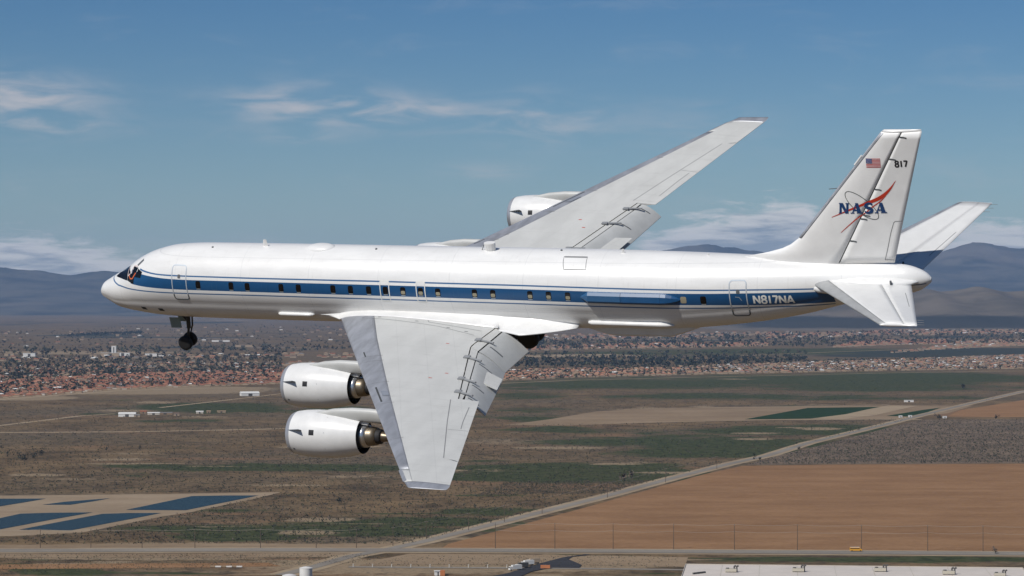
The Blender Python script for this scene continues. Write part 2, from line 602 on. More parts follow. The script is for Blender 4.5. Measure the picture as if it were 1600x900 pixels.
def ribbon2(pts, width, fn, closed=False, step=0.1):
    """flat ribbon along 2-D points; fn maps (a, b) to 3-D. width: number or list per dense point"""
    D = dense(pts, step, closed)
    n = len(D)
    V, F = [], []
    for i, p in enumerate(D):
        a = D[i - 1] if (i > 0 or closed) else p
        b = D[(i + 1) % n] if (i < n - 1 or closed) else p
        t = b - a
        t = t / (np.linalg.norm(t) + 1e-9)
        nrm = np.array([-t[1], t[0]])
        w = width(i / max(n - 1, 1)) if callable(width) else width
        V.append(tuple(fn(*(p + nrm * w / 2))))
        V.append(tuple(fn(*(p - nrm * w / 2))))
    m = n if closed else n - 1
    for i in range(m):
        j = (i + 1) % n
        F.append((2 * i, 2 * i + 1, 2 * j + 1, 2 * j))
    return V, F


def rounded(x0, x1, z0, z1, r, lean=0.0, n=4):
    """rounded rectangle outline in (x,z); lean shifts the low edge"""
    pts = []
    for cx, cz, a0 in ((x1 - r, z1 - r, 0), (x0 + r, z1 - r, 90), (x0 + r, z0 + r, 180), (x1 - r, z0 + r, 270)):
        for k in range(n + 1):
            a = math.radians(a0 + 90 * k / n)
            x, z = cx + r * math.cos(a), cz + r * math.sin(a)
            pts.append((x + lean * (z1 - z) / (z1 - z0), z))
    return pts


def skin(off, side=-1):
    return lambda x, z: fus_pt(x, z, off, side)


WIN = [(7.73, .56), (9.81, .54), (10.82, .52), (12.91, .51), (13.97, .505), (16.06, .50), (17.11, .49), (18.19, .485), (19.18, .485), (20.21, .475),
       (21.24, .465), (22.24, .45), (24.35, .44), (25.39, .435), (27.48, .42), (28.51, .41), (29.57, .395), (36.8, .28)]
PLUG = [(8.74, .53), (11.87, .51), (14.98, .50), (23.27, .45), (26.42, .43)]


def fuselage_details():
    for x, z in WIN:
        w = patch("cabin_window", [(x - .15, z - .21), (x + .15, z - .21), (x + .15, z + .21), (x - .15, z + .21)], M_GLASS if x < 21.8 or x > 36 else M_GLASS, fus, 6, 6, 0.006, round_=1.0)
        if 20 < x < 36:
            patch("window_shade", [(x - .12, z - .16), (x + .12, z - .16), (x + .12, z + .02), (x - .12, z + .02)], M_SHADE, w, 3, 3, 0.010, round_=1.0)
        V, F = ribbon2([(x - .12, z - .225), (x + .12, z - .225)], 0.035, skin(0.008))
        mk("sill_highlight", V, F, M_SILL, w)  # thin light ribbon painted in as a highlight along the window's lower edge
        # starboard twin
        patch("cabin_window", [(x - .15, z - .21), (x + .15, z - .21), (x + .15, z + .21), (x - .15, z + .21)], M_GLASS, fus, 4, 4, 0.006, side=1, round_=1.0)
    sh = patch("cabin_window", [(35.62, .12), (35.93, .12), (35.93, .47), (35.62, .47)], M_SHADE, fus, 6, 6, 0.006, round_=1.0)
    tag(sh, "beige blanked window behind the blue pod")
    for x, z in PLUG:
        V, F = ribbon2([(x - .14, z + .18), (x - .13, z - .21), (x + .13, z - .21), (x + .14, z + .18)], lambda s: 0.012 + 0.022 * (1 - abs(2 * s - 1)), skin(0.006))
        mk("window_plug", V, F, M_BLUEL, fus)
    # passenger doors
    for x0, x1, z0, z1, r in ((6.06, 6.98, -.34, 1.49, .16), (38.17, 39.03, -.68, 1.22, .16)):
        out = rounded(x0, x1, z0, z1, r)
        up = [p for p in out if p[1] >= z0 + .32]
        V, F = ribbon2(out, 0.055, skin(0.008), True, 0.08)
        d = mk("door", V, F, M_FRAME, fus)
        lo = [(x0, z0 + .34), (x0, z0 + r)] + [p for p in rounded(x0, x1, z0, z1, r)[10:20]] + [(x1, z0 + r), (x1, z0 + .34)]
        V, F = ribbon2(lo, 0.06, skin(0.012), False, 0.08)
        mk("door_sill", V, F, M_FRAMED, d)
        cx = (x0 + x1) / 2
        patch("door_porthole", [(cx - .09, z1 - .62), (cx + .09, z1 - .62), (cx + .09, z1 - .42), (cx - .09, z1 - .42)], M_DARK, d, 4, 4, 0.008, round_=1.0)
        V, F = ribbon2([(cx - .15, z1 - .78), (cx + .05, z1 - .80), (cx + .16, z1 - .98)], 0.03, skin(0.010))
        mk("door_handle", V, F, M_BLUEL if z1 > 1.3 else M_SILL, d)
    # two overwing exits
    for x0, x1 in ((18.88, 19.40), (21.0, 21.5)):
        V, F = ribbon2(rounded(x0, x1, -.10, .98, .08), 0.05, skin(0.010), True, 0.06)
        e = mk("emergency_exit", V, F, M_LETTER, fus)
        patch("exit_panel", [(x0 + .03, .78), (x1 - .03, .78), (x1 - .03, .96), (x0 + .03, .96)], M_WHITE, e, 3, 3, 0.006)
    # cockpit windows, both sides
    for side in (-1, 1):
        cw = patch("windshield", [(1.48, .285), (2.74, .40), (2.58, .93), (1.66, .44)], M_GLASS, fus, 14, 12, 0.010, side)
        patch("side_window", [(2.76, .40), (3.24, .315), (3.30, .66), (2.66, .92)], M_GLASS, fus, 8, 8, 0.010, side)
        patch("side_window", [(3.05, .72), (3.34, .68), (3.52, 1.12), (3.12, 1.08)], M_GLASS, fus, 8, 8, 0.010, side)
        patch("side_window", [(3.36, .68), (3.80, .70), (3.92, 1.00), (3.56, 1.09)], M_GLASS, fus, 8, 8, 0.010, side)
        patch("eyebrow_window", [(3.34, 1.19), (3.46, 1.17), (3.78, 1.42), (3.68, 1.46)], M_DARK, fus, 6, 6, 0.010, side)
        V, F = ribbon2([(2.60, .95), (2.75, .62), (2.90, .72), (3.10, 1.10), (3.45, 1.16)], 0.045, skin(0.016, side), False, 0.05)
        mk("window_strip", V, F, M_PINK, fus)
        V, F = ribbon2([(2.84, .66), (2.98, .54), (3.16, .57), (3.40, .88)], 0.06, skin(0.018, side), False, 0.05)
        mk("window_strip", V, F, M_ORANGE, fus)  # orange bent strip laid over the cockpit side panes
    # black ports low on the nose
    for x, z in ((3.48, -1.22), (4.70, -1.20)):
        patch("nose_port", [(x - .16, z - .10), (x + .19, z - .10), (x + .12, z + .10), (x - .20, z + .10)], M_SEAM, fus, 4, 4, 0.006)
    # roof panel outline
    V, F = ribbon2([(29.08, 1.985), (30.37, 1.98), (30.50, 1.60), (29.28, 1.60)], 0.03, skin(0.006), True, 0.08)
    mk("roof_hatch", V, F, M_SEAML, fus)
    # registration on the stripe: stroke lettering
    text_on(fus, "registration_letter", "N817NA", lambda a, b: fus_pt(39.36 + a * 1.99, -0.0 + b * .43 + .065 - a * .045, 0.008), 1.0, 1.0, .072, M_LETTER)
    # tail-cone stripe
    V, F = ribbon2([(46.6, .80), (47.3, .80), (47.75, .775), (47.93, .765)], 0.045, skin(0.006))
    mk("tail_stripe", V, F, M_BLUE, fus)


GLYPH = {  # strokes in a 0..1 box
    'N': [[(.06, 0), (.06, 1)], [(.06, .97), (.94, .03)], [(.94, 0), (.94, 1)]],
    'A': [[(0.02, 0), (.5, 1)], [(.5, 1), (.98, 0)], [(.2, .30), (.8, .30)]],
    '8': [[(.5 + .40 * math.cos(t) * 1.0, .27 + .25 * math.sin(t)) for t in np.linspace(0, 2 * math.pi, 17)],
          [(.5 + .36 * math.cos(t), .76 + .22 * math.sin(t)) for t in np.linspace(0, 2 * math.pi, 17)]],
    '1': [[(.5, 0), (.5, 1)]],
    '7': [[(.05, .95), (.93, .95)], [(.93, .97), (.42, 0)]],
}
ADV = {'N': 1.0, 'A': 1.05, '8': .92, '1': .42, '7': .88}


def text_on(parent, name, s, fn, w, h, stroke, mat, gap=.22, aspect=None):
    """letters by strokes; fn maps (a in 0..w, b in 0..h) to 3-D; stroke in a-units along both"""
    tot = sum(ADV[c] for c in s) + gap * (len(s) - 1)
    k = w / tot
    x = 0.0
    for c in s:
        V, F = [], []
        cw = ADV[c] * k
        for li, st in enumerate(GLYPH[c]):
            # work in metric-like units: a scaled by 4.6 so that strokes keep an even width
            asp = aspect or 4.6
            pts = [((x + p[0] * cw) * asp, p[1] * h) for p in st]
            v, f = ribbon2(pts, stroke * asp / 1.55, lambda a, b: fn(a / asp, b), False, 0.12)
            i = len(V)
            V += v
            F += [tuple(q + i for q in ff) for ff in f]
        mk(name, V, F, mat, parent)
        x += cw + gap * k


# ------------------------------------------------------------------ pods, domes, antennas on the fuselage
def pod(name, prof, mat, parent, n=20, ex=2.0):
    """prof: list of (x, cy, cz, ry, rz); superellipse sections"""
    loops = []
    for x, cy, cz, ry, rz in prof:
        lp = []
        for k in range(n):
            a = 2 * math.pi * k / n
            c, s = math.cos(a), math.sin(a)
            lp.append((x, cy + ry * math.copysign(abs(c)**(2 / ex), c), cz + rz * math.copysign(abs(s)**(2 / ex), s)))
        loops.append(lp)
    V, F = loft(loops)
    return mk(name, V, F, mat, parent, smooth=(ex < 3), fix=True)


def fuselage_fittings():
    # slab-sided blue pod above the stripe: two joined halves with a glossy tail
    def wedge(name, st, mat, parent):
        """sections of a slab-sided pod: (x, scale, dz); sloping outer face, undercut below"""
        loops = []
        for x, k, dz in st:
            zc = .37 + dz
            w0 = fus_w(x, zc)
            loops.append([(x, -(w0 - .18), zc + .30 * k), (x, -(w0 - .02 + .09 * k), zc + .30 * k), (x, -(w0 + .19 * k), zc + .17 * k), (x, -(w0 + .25 * k), zc - .12 * k), (x, -(w0 + .19 * k), zc - .24 * k), (x, -(w0 - .10), zc - .27 * k)])
        return mk(name, *loft(loops), mat, parent, fix=True)
    p = wedge("sensor_pod", [(32.52, 1, -.01), (34.60, 1, -.03)], M_BLUE, air)
    tag(p, "blue slab-sided sensor pod on the cheatline")
    wedge("pod_front", [(30.28, .12, .02), (30.72, .98, .01), (32.50, .98, -.01)], M_BLUEL, p)
    o = wedge("pod_tail", [(34.61, 1, -.03), (34.9, .92, -.04), (35.2, .70, -.05), (35.45, .40, -.06), (35.62, .08, -.06)], M_BLUE, p)
    f = pod("white_fairing", [(30.30, -1.46, -1.17, .02, .02), (30.36, -1.48, -1.17, .14, .08), (30.55, -1.50, -1.17, .22, .125), (34.3, -1.50, -1.185, .22, .125), (34.6, -1.48, -1.23, .15, .09), (34.95, -1.36, -1.33, .02, .02)], M_WHITE, air, 14, 2.6)
    f = pod("white_fairing", [(12.24, -1.59, -1.13, .02, .02), (12.32, -1.60, -1.13, .12, .07), (12.5, -1.61, -1.13, .16, .10), (14.2, -1.59, -1.15, .16, .10), (14.38, -1.58, -1.15, .10, .06), (14.46, -1.57, -1.15, .02, .02)], M_WHITE, air, 14, 2.6)
    # flat-bottomed belly fairing
    pod("belly_fairing", [(30.0, 0, -1.72, .8, .25), (31.0, 0, -1.78, 1.0, .44), (31.7, 0, -1.78, 1.05, .49), (34.5, 0, -1.76, 1.05, .47), (35.5, 0, -1.60, .9, .33), (36.4, 0, -1.42, .6, .2)], M_WHITE, air, 24, 4.5)
    # roof dome
    V, F = [], []
    n = 40
    for j in range(7):
        r = math.cos(j / 6 * math.pi / 2)
        for k in range(n):
            a = 2 * math.pi * k / n
            V.append((14.68 + .90 * (r**.7) * math.cos(a), .50 * (r**.7) * math.sin(a), 2.00 + .24 * math.sin(j / 6 * math.pi / 2)))
    F = [(j * n + k, j * n + (k + 1) % n, (j + 1) * n + (k + 1) % n, (j + 1) * n + k) for j in range(6) for k in range(n)]
    mk("roof_dome", V, F, M_WHITE, air, smooth=True, fix=True)

    def blade(name, x, z, c, h, sw, y=0.0, mat=M_WHITE):
        loops = []
        for t in (0, .5, 1):
            cc = c * (1 - .45 * t)
            loops.append([(x + sw * t + cc * a, y + b * .03 * (1 - .5 * t), z + h * t) for a, b in ((0, 0), (.3, 1), (.7, .8), (1, 0), (.7, -.8), (.3, -1))])
        V, F = loft(loops)
        mk(name, V, F, mat, air, fix=True)
    blade("blade_antenna", 11.12, 2.06, .34, .42, .10)
    blade("blade_antenna", 32.0, 2.0, .22, .24, .10)
    blade("blade_antenna", 36.6, 1.93, .18, .14, .06)
    blade("blade_antenna", 4.0, -2.15, .22, .16, .05)
    blade("blade_antenna", 8.95, -2.22, .5, .18, -.25, mat=M_DARK)
    # boxy air scoop with its slanted stay
    loops = []
    for z, sx in ((2.03, .8), (2.18, .93), (2.46, 1.0), (2.50, .96)):
        loops.append([(24.75 + sx * .33 * math.cos(a), -.02 + sx * .20 * math.sin(a), z) for a in np.linspace(0, 2 * math.pi, 13)[:-1]])
    V, F = loft(loops)
    s = mk("roof_air_scoop", V, F, M_WHITE, air, fix=True)
    V, F = [], []
    tube(V, F, (24.22, -.02, 2.02), (24.44, -.02, 2.42), .02)
    mk("stay", V, F, M_DARK, s)
    for x, y, z in ((18.12, -.16, 2.085), (28.7, .1, 2.06), (8.1, -.25, 2.08)):
        V, F = [], []
        tube(V, F, (x, y, z - .04), (x, y, z + .05), .07, .05)
        mk("roof_beacon", V, F, M_DARK, air)


# ------------------------------------------------------------------ wings
def shape(s):
    s = min(max(s, 0.0), 1.0)
    return (2.969 * math.sqrt(s) - 1.26 * s - 3.516 * s**2 + 2.843 * s**3 - 1.015 * s**4 - .021 * s) / 1.0


def w_le(y):
    return 15.52 + .6855 * (y - .91)


def w_te(y):
    return float(np.interp(y, [1, 5.2, 12.3, 22.7], [27.3, 27.3, 29.09, 32.47]))


def w_zle(y):
    return float(np.interp(y, [1, 2, 8, 22.6], [-1.32, -1.22, -.78, .70]))


def w_zte(y):
    return -1.63 + .106 * y - .07


def w_slot(y):
    return float(np.interp(y, [1, 2.32, 5.19, 9.61, 12.05], [25.5, 25.48, 25.35, 26.99, 27.91]))


def w_pt(y, s, up, sg, off=0.0):
    xl, xt = w_le(y), w_te(y)
    c = xt - xl
    ku = float(np.interp(y, [1, 6, 22.6], [.050, .040, .034]))
    kl = float(np.interp(y, [1, 6, 22.6], [.068, .058, .045]))
    zc = w_zle(y) * (1 - s) + w_zte(y) * s
    z = zc + (ku if up else -kl) * c * shape(s) * (1 if up else 1) + off
    return (xl + c * s, sg * y, z)


def w_xy(x, y, sg, off=0.005):
    """wing upper skin at x, y"""
    s = (x - w_le(y)) / (w_te(y) - w_le(y))
    return w_pt(y, s, True, sg, off)


def build_wing(sg):
    S0 = .185
    front = [1 - math.cos(a) for a in np.linspace(0, math.pi / 2, 12)]
    ys_in = list(np.linspace(1.15, 12.1, 26))
    ys_out = list(np.linspace(12.11, 22.05, 22))
    V, F = [], []
    ys_all = list(np.linspace(1.15, 22.05, 60))
    sc = lambda y: (w_slot(min(y, 12.05)) - w_le(min(y, 12.05))) / (w_te(min(y, 12.05)) - w_le(min(y, 12.05)))
    loops = []
    for y in ys_all:
        s1 = sc(y)
        up = [w_pt(y, s_, True, sg) for s_ in np.linspace(S0 + .001, s1, 18)]
        lo = [w_pt(y, S0 + .001 + (s1 - .04 - S0) * (k / 17), False, sg) for k in range(18)]
        loops.append(up + lo[::-1])
    V, F = loft(loops)
    loops = []
    for y in np.linspace(12.14, 22.05, 20):
        s1 = sc(y)
        up = [w_pt(y, s_, True, sg) for s_ in np.linspace(s1 + .0005, 1, 8)]
        lo = [w_pt(y, s_, False, sg) for s_ in np.linspace(s1 - .039, 1, 8)]
        up[-1] = (up[-1][0], up[-1][1], up[-1][2] + .012)
        lo[-1] = (lo[-1][0], lo[-1][1], lo[-1][2] - .012)
        loops.append(up + lo[::-1])
    v, f = loft(loops)
    i = len(V)
    V += v
    F += [tuple(q + i for q in ff) for ff in f]
    wing = mk("wing", V, F, M_WING, air, smooth=False, fix=True)
    me = wing.data
    me.polygons.foreach_set("use_smooth", [len(p.vertices) == 4 for p in me.polygons])
    me.set_sharp_from_angle(angle=math.radians(32))
    # bare-metal leading edge, to 18 % chord
    loops = []
    for y in np.linspace(1.15, 20.75, 40):
        loops.append([w_pt(y, S0 * f_, True, sg, .003) for f_ in front[::-1]] + [w_pt(y, S0 * f_, False, sg) for f_ in front[1:]])
    V, F = loft(loops)
    le = mk("leading_edge", V, F, M_METAL, wing, smooth=True, fix=True)
    # outboard of the slat the nose is painted up to a narrow metal strip
    loops = []
    for y in np.linspace(20.76, 22.05, 6):
        loops.append([w_pt(y, S0 * f_, True, sg) for f_ in front[::-1] if S0 * f_ >= .06 or True] + [w_pt(y, S0 * f_, False, sg) for f_ in front[1:]])
    V, F = loft(loops)
    mk("outer_nose", V, F, M_WING, wing, smooth=True, fix=True)
    V, F = ribbon_wing([(w_le(20.8) + .03, 20.8), (w_le(22.0) + .04, 22.0)], .16, sg, .006)
    mk("nose_strip", V, F, M_METAL, wing)
    # rounded metal wing tip
    loops = []
    for k, y in enumerate(np.linspace(22.06, 22.66, 7)):
        t = k / 6
        q = math.sqrt(max(1 - t * t, .02))
        cut = .25 * t * t
        loop = []
        base = [w_pt(min(y, 22.3), s, True, sg) for s in np.linspace(1, 0, 14)] + [w_pt(min(y, 22.3), s, False, sg) for s in np.linspace(0, 1, 14)[1:]]
        zc = .72 + .01 * t
        for (x, yy, z) in base:
            loop.append((x + (1 - (x - 30) / 2.4) * cut * 1.6 * max(0, 1 - (x - 30) / 2.4), sg * (y if x < 31.8 else min(y, 22.66)), zc + (z - zc) * q))
        loops.append(loop)
    V, F = loft(loops)
    mk("wing_tip", V, F, M_METAL, wing, smooth=True, fix=True)
    # seams in the skin
    def seam(pts, w=.035, mat=M_SEAML, name="panel_seam", off=.006):
        V, F = ribbon_wing(pts, w, sg, off)
        return mk(name, V, F, mat, wing)
    # aileron: its own panel let into the skin, with tabs
    hl = [(30.60, 19.25), (28.79, 15.09), (27.66, 12.35)]
    V, F = [], []
    ny = 20
    for j in range(ny + 1):
        y = 12.40 + (19.35 - 12.40) * j / ny
        xh = float(np.interp(y, [12.35, 15.09, 19.25, 19.5], [27.66, 28.79, 30.60, 30.7])) + .03
        for i in range(5):
            x = xh + (w_te(y) + .01 - xh) * i / 4
            V.append(w_xy(x, y, sg, .008))
    F = [(j * 5 + i, j * 5 + i + 1, (j + 1) * 5 + i + 1, (j + 1) * 5 + i) for j in range(ny) for i in range(4)]
    if sg < 0:
        F = [tuple(reversed(f)) for f in F]
    mk("aileron", V, F, M_WING, wing, smooth=True)
    seam(hl, .04)
    seam([(30.62, 19.23), (31.45, 19.50)], .05, M_DARK)
    seam([(29.25, 15.98), (30.22, 15.90)], .03, off=.012)
    seam([(29.80, 15.75), (29.50, 14.9), (28.95, 13.05)], .04, off=.012)
    # landing-gear / root panel
    seam([(17.9, 2.55), (18.3, 2.25), (21.6, 2.35), (21.9, 2.75), (25.0, 3.10)], .035)
    seam([(17.9, 2.60), (22.6, 3.15), (24.9, 3.75)], .035)
    for x, y in ((18.9, 2.5), (21.2, 2.75), (24.3, 3.4), (20.6, 6.8), (25.9, 9.1), (25.4, 9.9), (24.1, 5.2), (23.2, 3.2)):
        s_ = (x - w_le(y)) / (w_te(y) - w_le(y))
        if s_ > .2:
            mk("vent_port", *ribbon_wing([(x - .09, y), (x + .09, y)], .06, sg, .008), M_DARK if y < 5 else M_RED, wing)
    # slots in the leading edge
    seam([(w_le(6.9) + .55, 6.9), (w_le(7.5) + .55, 7.5)], .07, M_SEAM, "slot_opening", .012)
    seam([(w_le(11.4) + .45, 11.4), (w_le(13.2) + .45, 13.2)], .09, M_SEAM, "slot_opening", .012)
    for y in (7.6, 8.2, 10.95, 13.5, 17.6):
        seam([(w_le(y) + .08, y), (w_le(y) + (w_te(y) - w_le(y)) * .18, y - .25)], .03, M_SEAML, off=.012)
    V, F = [], []
    for (x, y) in ((w_le(11.9) + .62, 11.9), (w_le(11.9) + 1.0, 11.9), (w_le(12.5) + 1.0, 12.5), (w_le(12.5) + .62, 12.5)):
        V.append(w_xy(x, y, sg, .03))
    mk("access_patch", V, [(0, 1, 2, 3)] if sg > 0 else [(3, 2, 1, 0)], M_DARK2, wing)
    # flaps: vane strip, then the deflected panels, both with real thickness
    def slab(name, top, th, mat, parent):
        """top: grid rows of points [front..rear] per span station"""
        n = len(top[0])
        loops = []
        for row in top:
            lo = [(p[0] - .02, p[1], p[2] - th * (1 - .85 * k / (n - 1))) for k, p in enumerate(row)]
            loops.append(list(row) + lo[::-1])
        V, F = loft(loops)
        o = mk(name, V, F, mat, parent, fix=True)
        o.data.polygons.foreach_set("use_smooth", [len(p.vertices) == 4 for p in o.data.polygons])
        o.data.set_sharp_from_angle(angle=math.radians(35))
        return o

    def lerp(a, b, t):
        return tuple(a[i] + (b[i] - a[i]) * t for i in range(3))

    def surf_front(x, y):
        p = w_xy(x, y, sg, 0)
        return p
    front2 = {2.59: 25.98, 5.73: 26.0, 12.12: 28.23}
    f2 = lambda y: float(np.interp(y, list(front2), list(front2.values())))
    # vane between the two slots
    for ya, yb in ((2.45, 5.30), (5.34, 12.05)):
        rows = []
        for y in np.linspace(ya, yb, 8):
            xa = w_slot(y) + .055
            xb = f2(y + .35) - .06
            a = w_xy(xa, y, sg, -.01)
            b = (xb, sg * (y + .25), w_xy(xb, y, sg, 0)[2] - .03)
            rows.append([lerp(a, b, t) for t in (0, .33, .66, 1)])
        slab("flap_vane", rows, .10, M_WING, wing)
    te_in = [(2.62, 27.26, -2.40), (5.68, 27.31, -2.11)]
    te_out = [(5.75, 27.34, -2.08), (6.98, 27.74, -1.94), (9.15, 28.37, -1.61), (12.18, 29.25, -1.15)]

    def panel(name, fa, fb, te, n):
        rows = []
        t0, t1 = te[0][0], te[-1][0]
        for k in range(n):
            q = k / (n - 1)
            yf = fa + (fb - fa) * q
            yt = t0 + (t1 - t0) * q
            A = (f2(yf) + .03, sg * yf, w_xy(f2(yf), yf, sg, 0)[2] - .06)
            Bp = (float(np.interp(yt, [e[0] for e in te], [e[1] for e in te])), sg * yt, float(np.interp(yt, [e[0] for e in te], [e[2] for e in te])))
            row = []
            for t in (0, .08, .2, .4, .6, .8, 1):
                p = lerp(A, Bp, t)
                row.append((p[0], p[1], p[2] + .16 * math.sin(math.pi * min(t * 1.0, 1))**.8 * (1 - .35 * t)))
            rows.append(row)
        return slab(name, rows, .26, M_FLAP, wing)
    fi = panel("flap", 2.60, 5.66, te_in, 8)
    fo = panel("flap", 5.78, 12.10, te_out, 14)
    # dark edge strip between the two flaps
    # thrust gate: small lighter panel lifted above the outer flap
    rows = []
    for q in np.linspace(0, 1, 4):
        a = lerp((27.17, sg * 7.35, -1.22), (27.76, sg * 8.95, -1.05), q)
        b = lerp((28.16, sg * 7.72, -1.44), (28.60, sg * 9.32, -1.22), q)
        rows.append([lerp(a, b, t) for t in (0, .33, .66, 1)])
    slab("thrust_gate", rows, .10, M_WING, wing)
    # flap tracks with their slots
    for x, y in ((25.44, 4.34), (25.94, 6.78), (26.98, 9.65), (27.61, 11.35)):
        V, F = [], []
        sl = .10 if y < 5 else .25
        p0 = Vector(w_xy(x - .12, y - .02, sg, .05))
        p1 = Vector(w_xy(x + .85, y + sl * .9, sg, .02))
        tube(V, F, p0, p1, .06, .05, 8)
        box(V, F, tuple(Vector(w_xy(x - .02, y, sg, .06))), (.34, .24, .06), 0)
        tr = mk("flap_track", V, F, M_TRACK, wing)
        # recess in the flap behind the track
        yf = y + .35
        te = te_in if y < 5 else te_out
        A = Vector((f2(yf) + .35, sg * yf, 0))
        q = (f2(yf), w_xy(f2(yf), yf, sg, 0)[2])
        yt = yf + .15
        bx = float(np.interp(yt, [e[0] for e in te], [e[1] for e in te]))
        bz = float(np.interp(yt, [e[0] for e in te], [e[2] for e in te]))
        V = []
        for t in np.linspace(.16, .66, 7):
            xx = q[0] + (bx - q[0]) * t
            zz = q[1] - .06 + (bz - q[1] + .06) * t + .16 * math.sin(math.pi * t)**.8 * (1 - .35 * t) + .018
            for d in (-.05, .05):
                V.append((xx, sg * (yf + .15 * t + d), zz))
        F = [(2 * i, 2 * i + 1, 2 * i + 3, 2 * i + 2) for i in range(6)]
        mk("track_recess", V, F, M_DARK, tr)
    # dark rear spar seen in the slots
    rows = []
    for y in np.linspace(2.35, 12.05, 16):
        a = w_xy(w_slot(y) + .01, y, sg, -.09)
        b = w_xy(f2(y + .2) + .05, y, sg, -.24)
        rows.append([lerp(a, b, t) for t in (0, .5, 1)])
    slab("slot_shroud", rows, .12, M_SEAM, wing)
    return wing


def ribbon_wing(pts, w, sg, off):
    return ribbon2(pts, w, lambda x, y: w_xy(x, y, sg, off), False, 0.25)


M_DARK2 = pmat("grey_patch", (0.22, 0.24, 0.28), 0.5)
M_TRACK = pmat("flap_track_metal", (0.30, 0.31, 0.32), 0.45, metal=0.3)


def wing_fillet(sg):
    """white fairing between fuselage side and wing, drawn out behind the trailing edge"""
    # stations: x, height on fuselage, wing-side (y, z-offset flag)
    loops = []
    st = [(16.3, -.92, 2.2), (16.9, -.84, 2.3), (18.0, -.78, 2.4), (20.0, -.76, 2.5), (22.0, -.76, 2.55),
          (24.0, -.78, 2.55), (25.3, -.82, 2.50), (26.2, -.88, 2.70), (27.1, -.97, 2.97), (28.0, -1.08, 2.62), (28.9, -1.22, 2.22), (29.7, -1.38, 1.75)]
    sx = [q[0] for q in st]
    xs = [14.8, 15.1, 15.4, 15.7, 16.0] + list(np.arange(16.3, 29.71, .335))
    for x in xs:
        zf = float(np.interp(x, [14.8, 15.4, 16.0] + sx, [-1.12, -1.02, -.95] + [q[1] for q in st]))
        yw = float(np.interp(x, sx, [q[2] for q in st]))
        A = Vector((x, sg * (fus_w(x, zf) - .06), zf))
        if x < 16.2:
            k = (x - 14.8) / 1.5
            zb = -1.16 - .06 * k
            Bp = Vector((x + .1, sg * (fus_w(x, zb) + .0 + .62 * k * k), zb))
        elif x < 25.4:
            Bp = Vector((x + .35, sg * yw, w_xy(min(x + .35, 25.4), yw, sg, .05)[2]))
        else:
            Bp = Vector((x, sg * yw, float(np.interp(x, [25.4, 27.1, 29.7], [-1.28, -1.33, -1.42]))))
        ctrl = Vector((x, sg * (fus_w(x, -1.2) + .10), (A.z * .35 + Bp.z * .65) - .02))
        lp = []
        for t in np.linspace(0, 1, 12):
            p = A * (1 - t)**2 + ctrl * 2 * t * (1 - t) + Bp * t * t
            lp.append(tuple(p))
        # underside returns to the belly
        lo = Vector((x, sg * (fus_w(x, -1.78) - .08), -1.78))
        for t in (.0, .5, 1):
            q = Vector((Bp.x, Bp.y, Bp.z - .05)).lerp(lo, t)
            lp.append(tuple(q))
        loops.append(lp)
    V, F = loft(loops)
    o = mk("wing_root_fairing", V, F, M_WHITE, air, smooth=True, fix=True)
    return o


